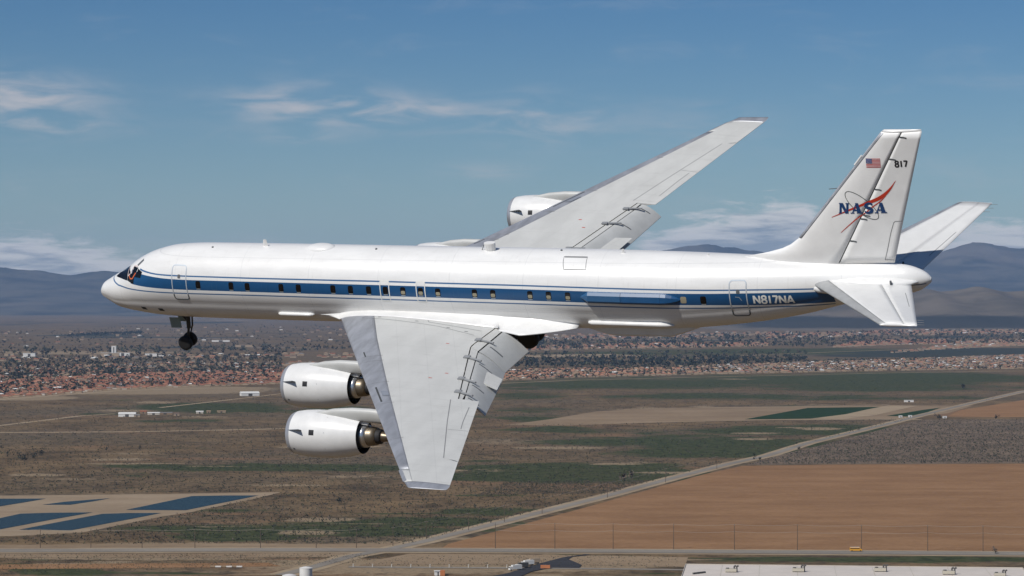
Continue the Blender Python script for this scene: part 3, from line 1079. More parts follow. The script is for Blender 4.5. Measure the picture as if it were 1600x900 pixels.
# ------------------------------------------------------------------ engines
def build_engine(cy, cz, x0, inner):
    """fan cowl from x0; every engine carries its strake on the port side"""
    r = 1.17
    prof_out = [(0.0, .90), (.03, .955), (.10, 1.0), (.28, 1.06), (.72, 1.125), (1.35, 1.165), (2.0, 1.16), (2.6, 1.115), (3.2, 1.02), (3.68, .915), (3.86, .87)]
    prof_in = [(3.85, .84), (3.3, .90), (2.8, .93), (1.2, .90), (.5, .80), (.15, .80), (.03, .85), (0.0, .90)]
    nac = [(x0 + x, q) for x, q in prof_out]
    V, F = lathe(nac[3:] , cy, cz, 56, True)
    cowl = mk("engine", V, F, M_COWL, air, smooth=True, fix=False)
    fix_normals(cowl.data)
    V, F = lathe(nac[:4] + [(x0 + .31, 1.060)], cy, cz, 56, True)
    mk("intake_lip", V, F, M_METAL, cowl, smooth=True)
    V, F = lathe([(x0 + x, q) for x, q in prof_in], cy, cz, 48, True)
    mk("fan_duct", V, F, M_DUCTBLACK, cowl, smooth=True)
    # fan disc and spinner
    V, F = lathe([(x0 + .55, .02), (x0 + .8, .25), (x0 + 1.0, .32), (x0 + 1.02, .80)], cy, cz, 32)
    mk("fan", V, F, M_DARK, cowl, smooth=True)
    # rear: dark bypass ring, silver core cowl, stained nozzle, plug
    V, F = lathe([(x0 + 3.4, .87), (x0 + 3.42, .45)], cy, cz, 48, True)
    mk("bypass_ring", V, F, M_DUCTBLACK, cowl, smooth=True)
    V, F = lathe([(x0 + 3.30, .60), (x0 + 3.90, .58), (x0 + 4.12, .54), (x0 + 4.14, .44)], cy, cz, 40, True)
    mk("core_cowl", V, F, M_SILVER, cowl, smooth=True)
    V, F = lathe([(x0 + 4.10, .48), (x0 + 4.32, .47), (x0 + 4.58, .43), (x0 + 4.60, .34)], cy, cz, 40, True)
    mk("hot_nozzle", V, F, M_TAN, cowl, smooth=True)
    V, F = lathe([(x0 + 4.54, .36), (x0 + 4.80, .36), (x0 + 4.86, .30), (x0 + 4.84, .20)], cy, cz, 40, True)
    mk("turbine_ring", V, F, M_DUCTBLACK, cowl, smooth=True)
    V, F = lathe([(x0 + 4.70, .27), (x0 + 4.95, .25), (x0 + 5.70, .12), (x0 + 5.85, .03)], cy, cz, 32)
    mk("exhaust_cone", V, F, M_CONE, cowl, smooth=True)
    # strake (triangular plate, its shade put into the dark colour) on port side
    def on(x, ang, lift=0.0):
        q = float(np.interp(x, [p[0] for p in prof_out], [p[1] for p in prof_out])) + lift
        return (x0 + x, cy - q * math.cos(ang), cz + q * math.sin(ang))
    a = math.radians(33)
    V = [on(.22, a), on(1.02, a), on(1.02, a, .34), on(.22, a + .03), on(1.02, a + .035), on(1.02, a + .03, .34)]
    F = [(0, 1, 2), (5, 4, 3), (0, 3, 4, 1), (1, 4, 5, 2), (2, 5, 3, 0)]
    mk("strake", V, F, M_DARK, cowl, fix=True)
    def decal(name, x, ang, w, h, mat):
        V = []
        for j in range(4):
            for i in range(4):
                V.append(on(x - w / 2 + w * i / 3, ang - h / 2 + h * j / 3, .008))
        F = [(j * 4 + i, j * 4 + i + 1, j * 4 + i + 5, j * 4 + i + 4) for j in range(3) for i in range(3)]
        mk(name, V, F, mat, cowl)
    decal("black_square_mark", 1.58, math.radians(30), .27, .22, M_BLACK)
    decal("drain_port", .48, math.radians(-18), .10, .09, M_DARK)
    decal("cowl_seam", 2.25, math.radians(10), .02, 2.2, M_SEAML)
    # pylon
    zt = 1.16
    yw = abs(cy)
    xw = w_le(yw)
    loops = []
    zl = w_zle(yw)
    ln = (xw + 1.6) - (x0 + 1.35)
    st = [(0, .03, .95, 1.15), (.10, .13, .80, 1.25), (.22, .18, .8, 1.38), (.42, .20, .8, 1.47), (.62, .20, .75, 1.46), (.80, .20, .70, 1.40), (1.0, .18, .8, 1.18)]
    for t, hw_, lo, hi in st:
        x = x0 + 1.35 + ln * t
        zlo = cz + lo
        zhi = cz + hi
        lp = []
        for k in range(16):
            an = 2 * math.pi * k / 16
            c, s = math.cos(an), math.sin(an)
            lp.append((x, cy + hw_ * math.copysign(abs(c)**.75, c), (zlo + zhi) / 2 + (zhi - zlo) / 2 * math.copysign(abs(s)**.75, s)))
        loops.append(lp)
    V, F = loft(loops)
    py = mk("pylon", V, F, M_PYL, cowl, smooth=True, fix=True)
    # dark gap where pylon meets cowl, on port side
    V = []
    for x, d in ((1.75, .01), (2.2, .02), (2.75, .04), (2.75, .0)):
        pass
    # small white fin at the top rear of the cowl
    V = [(x0 + 3.65, cy, cz + .93), (x0 + 4.20, cy, cz + .80), (x0 + 4.22, cy, cz + .62), (x0 + 3.75, cy, cz + .68)]
    V = [(v[0], v[1] - .09, v[2]) for v in V] + [(v[0], v[1] + .09, v[2]) for v in V]
    F = [(0, 1, 2, 3), (7, 6, 5, 4), (0, 4, 5, 1), (1, 5, 6, 2), (2, 6, 7, 3), (3, 7, 4, 0)]
    mk("tail_fairing", V, F, M_COWL, cowl, fix=True)
    return cowl


M_COWL = pmat("cowl_white_paint", (0.70, 0.70, 0.69), 0.36, vary=0.06, vscale=1.5, bump=0.05, bscale=3, coat=0.15)
M_PYL = pmat("pylon_grey_paint", (0.50, 0.505, 0.49), 0.42, vary=0.06, vscale=1.5)


# ------------------------------------------------------------------ fin and tailplane
def f_le(z):
    return float(np.interp(z, [1.6, 1.92, 2.08, 2.2, 2.4, 2.62, 2.95, 8.62], [38.0, 38.6, 39.3, 39.9, 40.6, 41.08, 41.52, 46.38]))


def f_te(z):
    return 46.24 + .2953 * (z - 1.72)


def f_hi(z):
    return 43.54 + .5585 * (z - 1.79)


def f_half(z):
    return float(np.interp(z, [1.6, 3, 8.6], [.27, .25, .10]))


def f_y(x, z):
    xl = max(f_le(z), 41.52 + .857 * (z - 2.95) - 1.2)
    s = (x - xl) / (f_te(z) - xl)
    return f_half(z) * min(shape(max(s, 0)), 1.05) + .004


def build_fin():
    zs = [1.55, 1.75, 1.92, 2.08, 2.2, 2.4, 2.62, 2.95] + list(np.linspace(3.4, 8.5, 16))
    loops, lo2 = [], []
    G1 = .030
    for z in zs:
        xl, xh = f_le(z), f_hi(z) - G1
        n = 14
        ss = [(1 - math.cos(a)) for a in np.linspace(0, math.pi / 2, n)]
        xs = [xl + (xh - xl) * s for s in ss]
        L = [(x, -f_y(x, z) if i else 0, z) for i, x in enumerate(xs)]
        Rr = [(x, f_y(x, z), z) for x in xs[1:]]
        loops.append(L + Rr[::-1])
    V, F = loft(loops)
    fin = mk("tail_fin", V, F, M_FIN, air, smooth=True, fix=True)
    loops = []
    for z in np.linspace(1.74, 8.5, 18):
        xs = np.linspace(f_hi(z) + G1, f_te(z), 9)
        L = [(x, -f_y(x, z) if i < 8 else -.012, z) for i, x in enumerate(xs)]
        Rr = [(x, f_y(x, z) if i < 8 else .012, z) for i, x in enumerate(xs)]
        loops.append(L + Rr[::-1])
    V, F = loft(loops)
    rud = mk("rudder", V, F, M_FIN, fin, smooth=True, fix=True)
    # dark seal deep in the hinge gap
    loops = []
    for z in np.linspace(1.8, 8.48, 10):
        x = f_hi(z)
        y = f_y(x, z) - .018
        loops.append([(x - .08, -y, z), (x + .08, -y, z), (x + .08, y, z), (x - .08, y, z)])
    V, F = loft(loops)
    mk("hinge_gap", V, F, M_SEAM, fin, fix=True)
    # bare leading edge strip
    loops = []
    for z in np.linspace(3.0, 8.45, 14):
        xl = f_le(z)
        xs = [xl - .012, xl + .03, xl + .10, xl + .17]
        loops.append([(xs[0], 0, z)] + [(x, -f_y(x, z) - .003, z) for x in xs[1:]] + [(x, f_y(x, z) + .003, z) for x in xs[:0:-1]])
    V, F = loft(loops)
    mk("leading_edge", V, F, M_METAL, fin, smooth=True, fix=True)
    # rounded cap
    loops = []
    for t in np.linspace(0, 1, 5):
        z = 8.501 + .10 * t
        q = math.sqrt(1 - t * t * .97)
        xs = np.linspace(f_le(8.5) + .15 * t, f_te(8.5) - .02, 14)
        loops.append([(x, -f_y(x, 8.5) * q * 1.12, z) for x in xs] + [(x, f_y(x, 8.5) * q * 1.12, z) for x in xs[::-1]])
    V, F = loft(loops)
    mk("fin_cap", V, F, M_WHITE, fin, smooth=False, fix=True)
    side = lambda off: (lambda x, z: (x, -f_y(x, z) - off, z))
    # rudder hinge horns: short dark bars
    for z in (8.25, 7.15, 5.62, 4.1, 2.95):
        x = f_hi(z)
        mk("hinge_arm", *ribbon2([(x + .02, z), (x + .20, z - .02), (x + .34, z - .07)], .07, side(.012), False, .1), M_DARK, rud)
    mk("hinge_arm", *ribbon2([(f_hi(4.25) + .05, 4.32), (f_hi(4.25) + .42, 4.22)], .06, side(.012), False, .1), M_DARK, rud)
    mk("trim_tab", *ribbon2([(45.80, 1.90), (46.02, 2.6), (46.22, 3.3), (46.42, 3.85), (46.50, 3.92), (46.85, 3.92)], .03, side(.007), False, .1), M_SEAML, rud)
    mk("trim_tab", *ribbon2([(45.80, 1.90), (46.28, 1.88)], .03, side(.007), False, .1), M_SEAML, rud)
    # little probe on the leading edge
    V, F = [], []
    tube(V, F, (45.20, 0, 7.28), (44.80, 0, 6.80), .06, .06, 8)
    mk("probe", V, F, M_WHITE, fin)
    V, F = [], []
    tube(V, F, (43.38, 0, 5.56), (43.85, 0, 5.60), .022, .02, 8)
    mk("probe", V, F, M_DARK, fin)
    # flag
    fx0, fx1, fz0, fz1 = 45.41, 46.12, 6.74, 7.19

    def quad(name, x0, x1, z0, z1, off, mat, parent):
        nx_, nz_ = 8, 3
        V = [side(off)(x0 + (x1 - x0) * i / nx_, z0 + (z1 - z0) * j / nz_) for j in range(nz_ + 1) for i in range(nx_ + 1)]
        F = [(j * (nx_ + 1) + i, j * (nx_ + 1) + i + 1, (j + 1) * (nx_ + 1) + i + 1, (j + 1) * (nx_ + 1) + i) for j in range(nz_) for i in range(nx_)]
        return mk(name, V, F, mat, parent)
    fl = quad("flag", fx0, fx1, fz0, fz1, .007, M_FLAGW, fin)
    h = (fz1 - fz0) / 13
    for k in range(0, 13, 2):
        quad("flag_stripe", fx0, fx1, fz0 + k * h, fz0 + (k + 1) * h, .014, M_FLAGR, fl)
    c = quad("flag_canton", fx0, fx0 + .30, fz1 - 7 * h, fz1, .021, M_FLAGB, fl)
    V, F = [], []
    for r in range(5):
        for q in range(6):
            x, z = fx0 + .03 + q * .048, fz1 - .025 - r * .048
            i = len(V)
            for a in range(5):
                V.append(side(.027)(x + .012 * math.cos(a * 1.2566), z + .012 * math.sin(a * 1.2566)))
            F.append(tuple(range(i, i + 5)))
    st = mk("flag_stars", V, F, M_FLAGW, fl)
    # number on the rudder
    text_on(rud, "fin_number", "817", lambda a, b: side(.008)(46.80 + a * .60, 6.73 + b * .31), 1.0, 1.0, .20, M_BLACK, gap=.30, aspect=1.95)
    # round insignia: orbit, red swept vector, serif lettering
    cx, cz_ = 44.97, 4.78
    el = []
    for a in np.linspace(0, 2 * math.pi, 49)[:-1]:
        p, q = .99 * math.cos(a), .37 * math.sin(a)
        th = math.radians(-43)
        el.append((cx + p * math.cos(th) - q * math.sin(th), cz_ + p * math.sin(th) + q * math.cos(th)))
    mk("emblem_orbit", *ribbon2(el, .032, side(.008), True, .05), M_ORB, fin)

    def swoosh(up, lo, off):
        V, F = [], []
        U = [np.array(p, float) for p in up]
        Lw = [np.array(p, float) for p in lo]
        n = 24
        def along(P, t):
            P = np.array(P)
            d = np.r_[0, np.cumsum(np.linalg.norm(np.diff(P, axis=0), axis=1))]
            d /= d[-1]
            return (pchip(d, P[:, 0], t)[0], pchip(d, P[:, 1], t)[0])
        for k in range(n + 1):
            t = k / n
            V.append(side(off)(*along(U, t)))
            V.append(side(off)(*along(Lw, t)))
        F = [(2 * i, 2 * i + 1, 2 * i + 3, 2 * i + 2) for i in range(n)]
        return V, F
    mk("emblem_vector", *swoosh([(43.42, 4.19), (44.38, 4.62), (45.25, 4.99), (45.75, 5.19), (46.10, 5.40), (46.45, 5.70), (46.75, 6.05)],
                                [(43.42, 4.165), (44.38, 4.53), (45.27, 4.85), (45.80, 5.02), (46.18, 5.26), (46.50, 5.62), (46.75, 6.03)], .011), M_RED, fin)
    mk("emblem_vector", *swoosh([(43.80, 3.40), (44.25, 3.80), (44.68, 4.15), (45.0, 4.36), (45.5, 4.74), (45.9, 5.02), (46.2, 5.28)],
                                [(43.80, 3.37), (44.27, 3.76), (44.70, 4.10), (45.03, 4.32), (45.53, 4.70), (45.93, 4.98), (46.2, 5.26)], .010), M_RED, fin)
    # serif capitals
    def poly(name, polys):
        V, F = [], []
        for pl in polys:
            i = len(V)
            for (x, z) in pl:
                V.append(side(.016)(x, z))
            F.append(tuple(range(i, i + len(pl))))
        mk(name, V, F, M_INK, fin)
    z0, z1, sl = 4.38, 4.92, .06

    def T(x, w):
        return lambda a, b: (x + a * w + sl * b, z0 + b * (z1 - z0))
    def N(x, w):
        p = T(x, w)
        return [[p(.06, 0), p(.28, 0), p(.28, 1), p(.06, 1)], [p(.06, 1), p(.66, 0), p(.96, 0), p(.40, 1)], [p(.74, 0), p(.96, 0), p(.96, 1), p(.74, 1)],
                [p(0, 0), p(.34, 0), p(.34, .09), p(0, .09)], [p(.66, .91), p(1.02, .91), p(1.02, 1), p(.66, 1)], [p(0, .91), p(.3, .91), p(.3, 1), p(0, 1)]]
    def A(x, w):
        p = T(x, w)
        return [[p(.08, 0), p(.20, 0), p(.50, 1), p(.42, 1)], [p(.58, 0), p(.96, 0), p(.62, 1), p(.36, 1)], [p(.22, .24), p(.72, .24), p(.70, .36), p(.26, .36)],
                [p(-.02, 0), p(.32, 0), p(.32, .09), p(-.02, .09)], [p(.52, 0), p(1.06, 0), p(1.04, .09), p(.52, .09)]]
    poly("emblem_letter", N(43.80, .50))
    poly("emblem_letter", A(44.40, .56))
    poly("emblem_letter", A(45.58, .56))
    pts = [(.88, .80), (.72, .94), (.45, .96), (.18, .84), (.16, .66), (.38, .54), (.66, .46), (.86, .32), (.80, .13), (.52, .04), (.24, .07), (.08, .22)]
    P = T(45.06, .44)
    D = [P(*q) for q in pts]
    mk("emblem_letter", *ribbon2(D, lambda s: .075 + .09 * math.sin(math.pi * s), side(.016), False, .04), M_INK, fin)
    return fin


def st_le(y):
    return 47.55 - .825 * (7.25 - y)


def st_te(y):
    return 49.30 - .325 * (7.25 - y)


def st_hi(y):
    return 48.68 - .47 * (7.2 - y)


def st_z(y):
    return 1.86 - .15 * (7.25 - y)


def st_pt(x, y, sg, up, off=0.0):
    c = st_te(y) - st_le(y)
    s = (x - st_le(y)) / c
    t = .052 * c * shape(s)
    return (x, sg * y, st_z(y) + (t + off if up else -t - off))


def build_stab(sg):
    S0 = .165
    ys = list(np.linspace(.35, 7.18, 16))
    loops, l2, l3 = [], [], []
    for y in ys:
        c = st_te(y) - st_le(y)
        x0 = st_le(y) + S0 * c + .001
        xs = np.linspace(x0, st_hi(y) - .010, 10)
        loops.append([st_pt(x, y, sg, True) for x in xs] + [st_pt(x, y, sg, False) for x in xs[::-1]])
        xs = np.linspace(st_hi(y) + .010, st_te(y), 6)
        l2.append([st_pt(x, y, sg, True, .01) for x in xs] + [st_pt(x, y, sg, False, .01) for x in xs[::-1]])
        f = [S0 * (1 - math.cos(a)) for a in np.linspace(0, math.pi / 2, 8)]
        l3.append([st_pt(st_le(y) + c * q, y, sg, True, .002) for q in f[::-1]] + [st_pt(st_le(y) + c * q, y, sg, False) for q in f[1:]])
    st = mk("tailplane", *loft(loops), M_STAB, air, smooth=True, fix=True)
    mk("elevator", *loft(l2), M_STAB, st, smooth=True, fix=True)
    mk("leading_edge", *loft(l3), M_METAL if sg > 0 else M_LEW, st, smooth=True, fix=True)
    lg = []
    for y in (.4, 3, 7.15):
        x = st_hi(y)
        a, b = st_pt(x, y, sg, True, -.012), st_pt(x, y, sg, False, -.012)
        lg.append([(a[0] - .04, a[1], a[2]), (a[0] + .04, a[1], a[2]), (b[0] + .04, b[1], b[2]), (b[0] - .04, b[1], b[2])])
    mk("hinge_gap", *loft(lg), M_SEAML, st, fix=True)
    lp = []
    for t in np.linspace(0, 1, 4):
        y = 7.19 + .08 * t
        q = math.sqrt(1 - t * t * .95)
        xs = np.linspace(st_le(7.18) + .12 * t, st_te(7.18), 10)
        lp.append([(x, sg * y, st_z(7.2) + (st_pt(x, 7.18, sg, True)[2] - st_z(7.18)) * q) for x in xs] + [(x, sg * y, st_z(7.2) - (st_pt(x, 7.18, sg, True)[2] - st_z(7.18)) * q) for x in xs[::-1]])
    mk("tailplane_tip", *loft(lp), M_WHITE, st, fix=True)
    # trailing tab seam and root fairing
    V, F = ribbon2([(st_te(2.2) - .35, 2.2), (st_te(4.4) - .25, 4.4)], .03, lambda x, y: st_pt(x, y, sg, True, .016), False, .2)
    mk("tab_seam", V, F, M_SEAML, st)
    loops = []
    for x, yo, zo, r1, r2 in ((42.2, .95, .72, .03, .03), (42.6, 1.0, .76, .28, .22), (43.4, 1.05, .84, .42, .34), (44.6, 1.0, .94, .42, .36), (46.2, .85, .98, .34, .28), (47.2, .62, .98, .16, .12), (47.5, .5, .98, .02, .02)):
        loops.append([(x, sg * (yo + r1 * math.cos(a)), zo + r2 * math.sin(a)) for a in np.linspace(0, 2 * math.pi, 17)[:-1]])
    mk("root_fairing", *loft(loops), M_WHITE, st, smooth=True, fix=True)
    V, F = [], []
    tube(V, F, (46.3, sg * 1.12, 1.08), (46.3, sg * 1.14, 1.28), .06, .05, 8)
    mk("root_vent", V, F, M_DARK, st)
    for k in range(3):
        V, F = [], []
        y = 6.4 + k * .35
        tube(V, F, (st_te(y) - .02, sg * y, st_z(y)), (st_te(y) + .35, sg * y, st_z(y)), .012, .008, 6)
        mk("static_wick", V, F, M_SEAML, st)
    return st


M_STAB = pmat("tailplane_white_paint", (0.66, 0.665, 0.66), 0.38, vary=0.05, vscale=1.2, coat=0.1)
M_LEW = pmat("shaded_tailplane_edge", (0.33, 0.34, 0.345), 0.5, metal=0.1, vary=0.1, vscale=2)  # port leading edge: grey strip, painted darker for shade on its forward face


# ------------------------------------------------------------------ undercarriage
def wheel(parent, x, y, z, r, w):
    prof = [(-w / 2, r * .55), (-w / 2, r * .85), (-w * .35, r * .97), (0, r), (w * .35, r * .97), (w / 2, r * .85), (w / 2, r * .55)]
    n = 28
    loops = [[(x + q * math.cos(2 * math.pi * k / n), y + d, z + q * math.sin(2 * math.pi * k / n)) for k in range(n)] for d, q in prof]
    t = mk("wheel", *loft(loops), M_TYRE, parent, smooth=True, fix=True)
    prof = [(-w * .40, .02), (-w * .30, r * .25), (-w * .34, r * .56), (w * .34, r * .56), (w * .30, r * .25), (w * .40, .02)]
    loops = [[(x + q * math.cos(2 * math.pi * k / n), y + d, z + q * math.sin(2 * math.pi * k / n)) for k in range(n)] for d, q in prof]
    mk("hub", *loft(loops), M_HUB, t, smooth=True, fix=True)


def build_gear():
    V, F = [], []
    tube(V, F, (5.42, 0, -1.7), (5.22, 0, -2.95), .13, .12, 12)
    tube(V, F, (5.22, 0, -2.9), (4.98, 0, -3.75), .075, .07, 12)
    tube(V, F, (4.96, -.34, -3.77), (4.96, .34, -3.77), .07, .07, 10)
    ng = mk("nose_gear", V, F, M_STRUT, air, fix=True)
    V, F = [], []
    tube(V, F, (5.62, 0, -2.1), (5.50, 0, -2.75), .05, .05, 8)
    tube(V, F, (5.50, 0, -2.75), (5.28, 0, -3.25), .05, .04, 8)
    tube(V, F, (4.9, 0, -2.05), (5.28, 0, -2.6), .06, .06, 8)
    mk("torque_link", V, F, M_STRUT, ng)
    wheel(ng, 4.96, -.27, -3.77, .42, .27)
    wheel(ng, 4.96, .27, -3.77, .42, .27)
    V, F = [], []
    box(V, F, (4.72, -.42, -2.45), (.66, .035, .62))
    mk("gear_door", V, F, M_GREEN, ng)
    V, F = [], []
    box(V, F, (4.72, .42, -2.45), (.66, .035, .62))
    mk("gear_door", V, F, M_GREEN, ng)
    for sg in (-1, 1):
        V, F = [], []
        tube(V, F, (23.9, sg * 3.2, -1.5), (23.9, sg * 3.2, -3.4), .19, .17, 14)
        tube(V, F, (23.9, sg * 3.2, -3.3), (23.9, sg * 3.2, -4.2), .12, .11, 14)
        tube(V, F, (23.2, sg * 3.2, -4.28), (24.6, sg * 3.2, -4.28), .12, .12, 10)
        tube(V, F, (23.9, sg * 2.2, -1.7), (23.9, sg * 3.1, -3.1), .08, .08, 8)
        mg = mk("main_gear", V, F, M_STRUT, air, fix=True)
        for dx in (-.70, .70):
            for dy in (-.40, .40):
                wheel(mg, 23.9 + dx, sg * 3.2 + dy, -4.28, .62, .36)


fuselage_details()
fuselage_fittings()
for sg in (-1, 1):
    build_wing(sg)
    wing_fillet(sg)
    build_stab(sg)
for (cy, cz, x0) in ((-13.65, -1.75, 19.48), (-7.75, -2.20, 15.93), (7.75, -2.20, 15.93), (13.65, -1.75, 19.48)):
    build_engine(cy, cz, x0, abs(cy) < 10)
build_fin()
build_gear()
# ------------------------------------------------------------------ the plain
def V_of_Y(Y):
    return 466.0 + HCAM * FPX / Y


def ellipse_mask(U, Vv, items):
    m = np.zeros_like(U)
    for (u, v, ru, rv, a) in items:
        m = np.maximum(m, a * np.exp(-(((U - u) / ru)**2 + ((Vv - v) / rv)**2)**1.5))
    return m


GREEN = [(340, 637, 130, 8, 1), (520, 640, 90, 7, .7), (1000, 601, 260, 9, .9), (1350, 592, 330, 10, 1), (1350, 603, 260, 10, .8), (440, 731, 190, 6, 1), (230, 728, 90, 5, .8),
         (900, 733, 190, 10, 1), (880, 747, 220, 9, .9), (1010, 738, 100, 10, 1), (1120, 707, 170, 9, 1), (1180, 694, 200, 9, .9), (1260, 672, 190, 9, .9), (1000, 690, 170, 7, .6),
         (640, 815, 190, 9, .9), (560, 830, 220, 9, .9), (760, 800, 110, 8, .7), (290, 826, 120, 7, .9), (360, 838, 130, 8, .9), (830, 640, 60, 5, .6), (830, 655, 60, 6, .6), (870, 672, 130, 6, .7),
         (1080, 620, 200, 6, .7), (1330, 622, 220, 6, .5), (820, 618, 80, 7, .7), (1500, 622, 60, 6, .4),
         (850, 869, 180, 2.2, .9), (1330, 874, 330, 5, 1), (90, 893, 80, 6, .8), (560, 873, 60, 3, .6), (120, 876, 90, 3, .5), (1250, 549, 260, 5, .9), (1010, 552, 190, 4, .7), (1160, 577, 80, 4, .6)]
TAN = [(150, 612, 260, 5, .9), (40, 622, 90, 4, .9), (300, 607, 130, 4, .7), (60, 742, 60, 2.5, .9), (160, 718, 30, 2, .8), (560, 744, 90, 5, .5), (500, 812, 70, 4, .8), (480, 832, 60, 4, .6),
       (260, 852, 320, 6, .7), (620, 850, 70, 5, .7), (700, 884, 330, 14, .95), (200, 872, 240, 4, .7), (960, 880, 120, 8, .9), (900, 556, 120, 2.5, 1), (1000, 541, 240, 3, .5), (120, 551, 190, 3, .8),
       (870, 700, 90, 3, .6), (1180, 686, 40, 2, .7), (1180, 677, 60, 2, .5), (1280, 670, 40, 2.5, .7), (960, 725, 60, 2, .6), (1000, 723, 50, 3, .4), (760, 735, 80, 4, .3), (1150, 592, 50, 2, .6), (1390, 638, 80, 5, .7), (780, 690, 90, 10, .3)]
BROWN = [(880, 662, 250, 14, .55), (760, 700, 200, 14, .45), (130, 884, 320, 5, .9), (470, 893, 160, 7, .6), (620, 655, 200, 10, .5), (110, 668, 160, 14, .35), (1530, 645, 120, 9, .9), (400, 700, 300, 12, .35)]
PALE = [(150, 470, 300, 10, .6), (1400, 476, 420, 7, .8), (600, 500, 900, 12, .3), (1500, 455, 200, 8, .5)]
SHADE_DARKL = [(1420, 497, 230, 11, 1), (1180, 503, 180, 8, .6), (1530, 550, 190, 5.5, 1), (1400, 556, 120, 3, .8), (150, 524, 100, 2, .8), (60, 505, 200, 5, .3)]  # cloud shadows painted into the plain's colour, with some dark land patches


_r = np.random.default_rng(77)


def _streaks(n, u0, u1, v0, v1, w, h, a):
    return [(_r.uniform(u0, u1), v, _r.uniform(*w) * (v - 455) / 150, _r.uniform(*h), _r.uniform(*a)) for v in _r.uniform(v0, v1, n)]


PALE += _streaks(46, -50, 1650, 474, 545, (60, 380), (.7, 1.8), (.35, .9))
SHADE_DARKL += _streaks(34, -50, 1650, 474, 545, (60, 420), (.7, 2.0), (.3, .7))
TAN += _streaks(46, -50, 1300, 625, 850, (10, 60), (1.0, 2.6), (.3, .75))
GREEN += _streaks(34, -50, 1450, 600, 850, (20, 70), (1.5, 4.5), (.35, .7))
BROWN += _streaks(34, -50, 1300, 630, 850, (30, 120), (2, 7), (.3, .7))
TAN += _streaks(26, -50, 1060, 866, 900, (10, 40), (.8, 2.2), (.5, .95))
BROWN += _streaks(22, -50, 800, 866, 900, (20, 80), (1.0, 2.5), (.6, 1))
GREEN += _streaks(14, -50, 1060, 866, 900, (10, 30), (.8, 2.0), (.5, .9))


def ground_material():
    m = bpy.data.materials.new("desert_plain")
    m.use_nodes = True
    t = NT(m.node_tree)
    b = t.n['Principled BSDF']
    b.inputs['Roughness'].default_value = 0.95
    b.inputs['Specular IOR Level'].default_value = 0.1
    tc = t.new('ShaderNodeTexCoord')
    ob = tc.outputs['Object']
    n_big = t.noise(ob, 0.0022, 6, 0.6)
    n_mid = t.noise(ob, 0.011, 7, 0.65)
    n_fine = t.noise(ob, 0.07, 5, 0.7)
    n_tiny = t.noise(ob, 0.30, 3, 0.7)
    col = t.mix(t.smooth(t.math('ADD', t.math('MULTIPLY', n_mid, .5), t.math('MULTIPLY', n_fine, .5)), 0.38, 0.62), (0.070, 0.048, 0.027), (0.235, 0.158, 0.083))
    col = t.mix(t.smooth(n_big, 0.40, 0.65), col, t.mix(t.smooth(n_fine, .35, .65), (0.056, 0.044, 0.030), (0.205, 0.152, 0.092)))
    # raggedness shared by all cover masks
    rag = t.math('ADD', t.math('ADD', t.math('MULTIPLY', t.math('SUBTRACT', n_big, 0.5), 1.5), t.math('MULTIPLY', t.math('SUBTRACT', n_mid, 0.5), 2.0)), t.math('MULTIPLY', t.math('SUBTRACT', n_fine, 0.5), 1.3))
    rag2 = t.math('ADD', t.math('MULTIPLY', t.math('SUBTRACT', n_big, 0.5), 1.3), t.math('MULTIPLY', t.math('SUBTRACT', n_fine, 0.5), 0.9))

    def lay(col, attr, c, rg, a=0.30, bb=0.56, k=1.0):
        f = t.smooth(t.math('ADD', t.attr(attr), rg), a, bb)
        f = t.math('MULTIPLY', f, t.smooth(t.attr(attr), 0.02, 0.20))
        return t.mix(t.math('MULTIPLY', f, k), col, c)
    col = lay(col, 'brown', t.mix(n_fine, (0.20, 0.115, 0.062), (0.26, 0.155, 0.085)), rag2, .3, .8, .85)
    col = lay(col, 'green', t.mix(t.smooth(n_fine, .35, .65), (0.020, 0.033, 0.010), (0.070, 0.082, 0.030)), rag, k=.92)
    col = lay(col, 'tan', t.mix(n_fine, (0.25, 0.185, 0.115), (0.34, 0.255, 0.16)), rag2, k=.9)
    col = lay(col, 'pale', (0.26, 0.21, 0.17), rag2, .3, .9, .8)
    col = lay(col, 'shade_darkland', t.mix(n_fine, (0.022, 0.030, 0.024), (0.045, 0.050, 0.036)), rag2, .25, .5, .95)  # darkens the plain for painted cloud shadow and dark land
    # shrub speckle
    sp = t.smooth(n_tiny, 0.50, 0.66)
    col = t.mix(t.math('MULTIPLY', sp, 0.50), col, (0.034, 0.034, 0.026))
    sp2 = t.smooth(n_fine, 0.53, 0.68)
    col = t.mix(t.math('MULTIPLY', sp2, 0.42), col, (0.045, 0.042, 0.034))
    # vegetation on uncultivated far plain: drier and greyer
    t.l.new(col, b.inputs['Base Color'])
    return m


M_GROUND = ground_material()


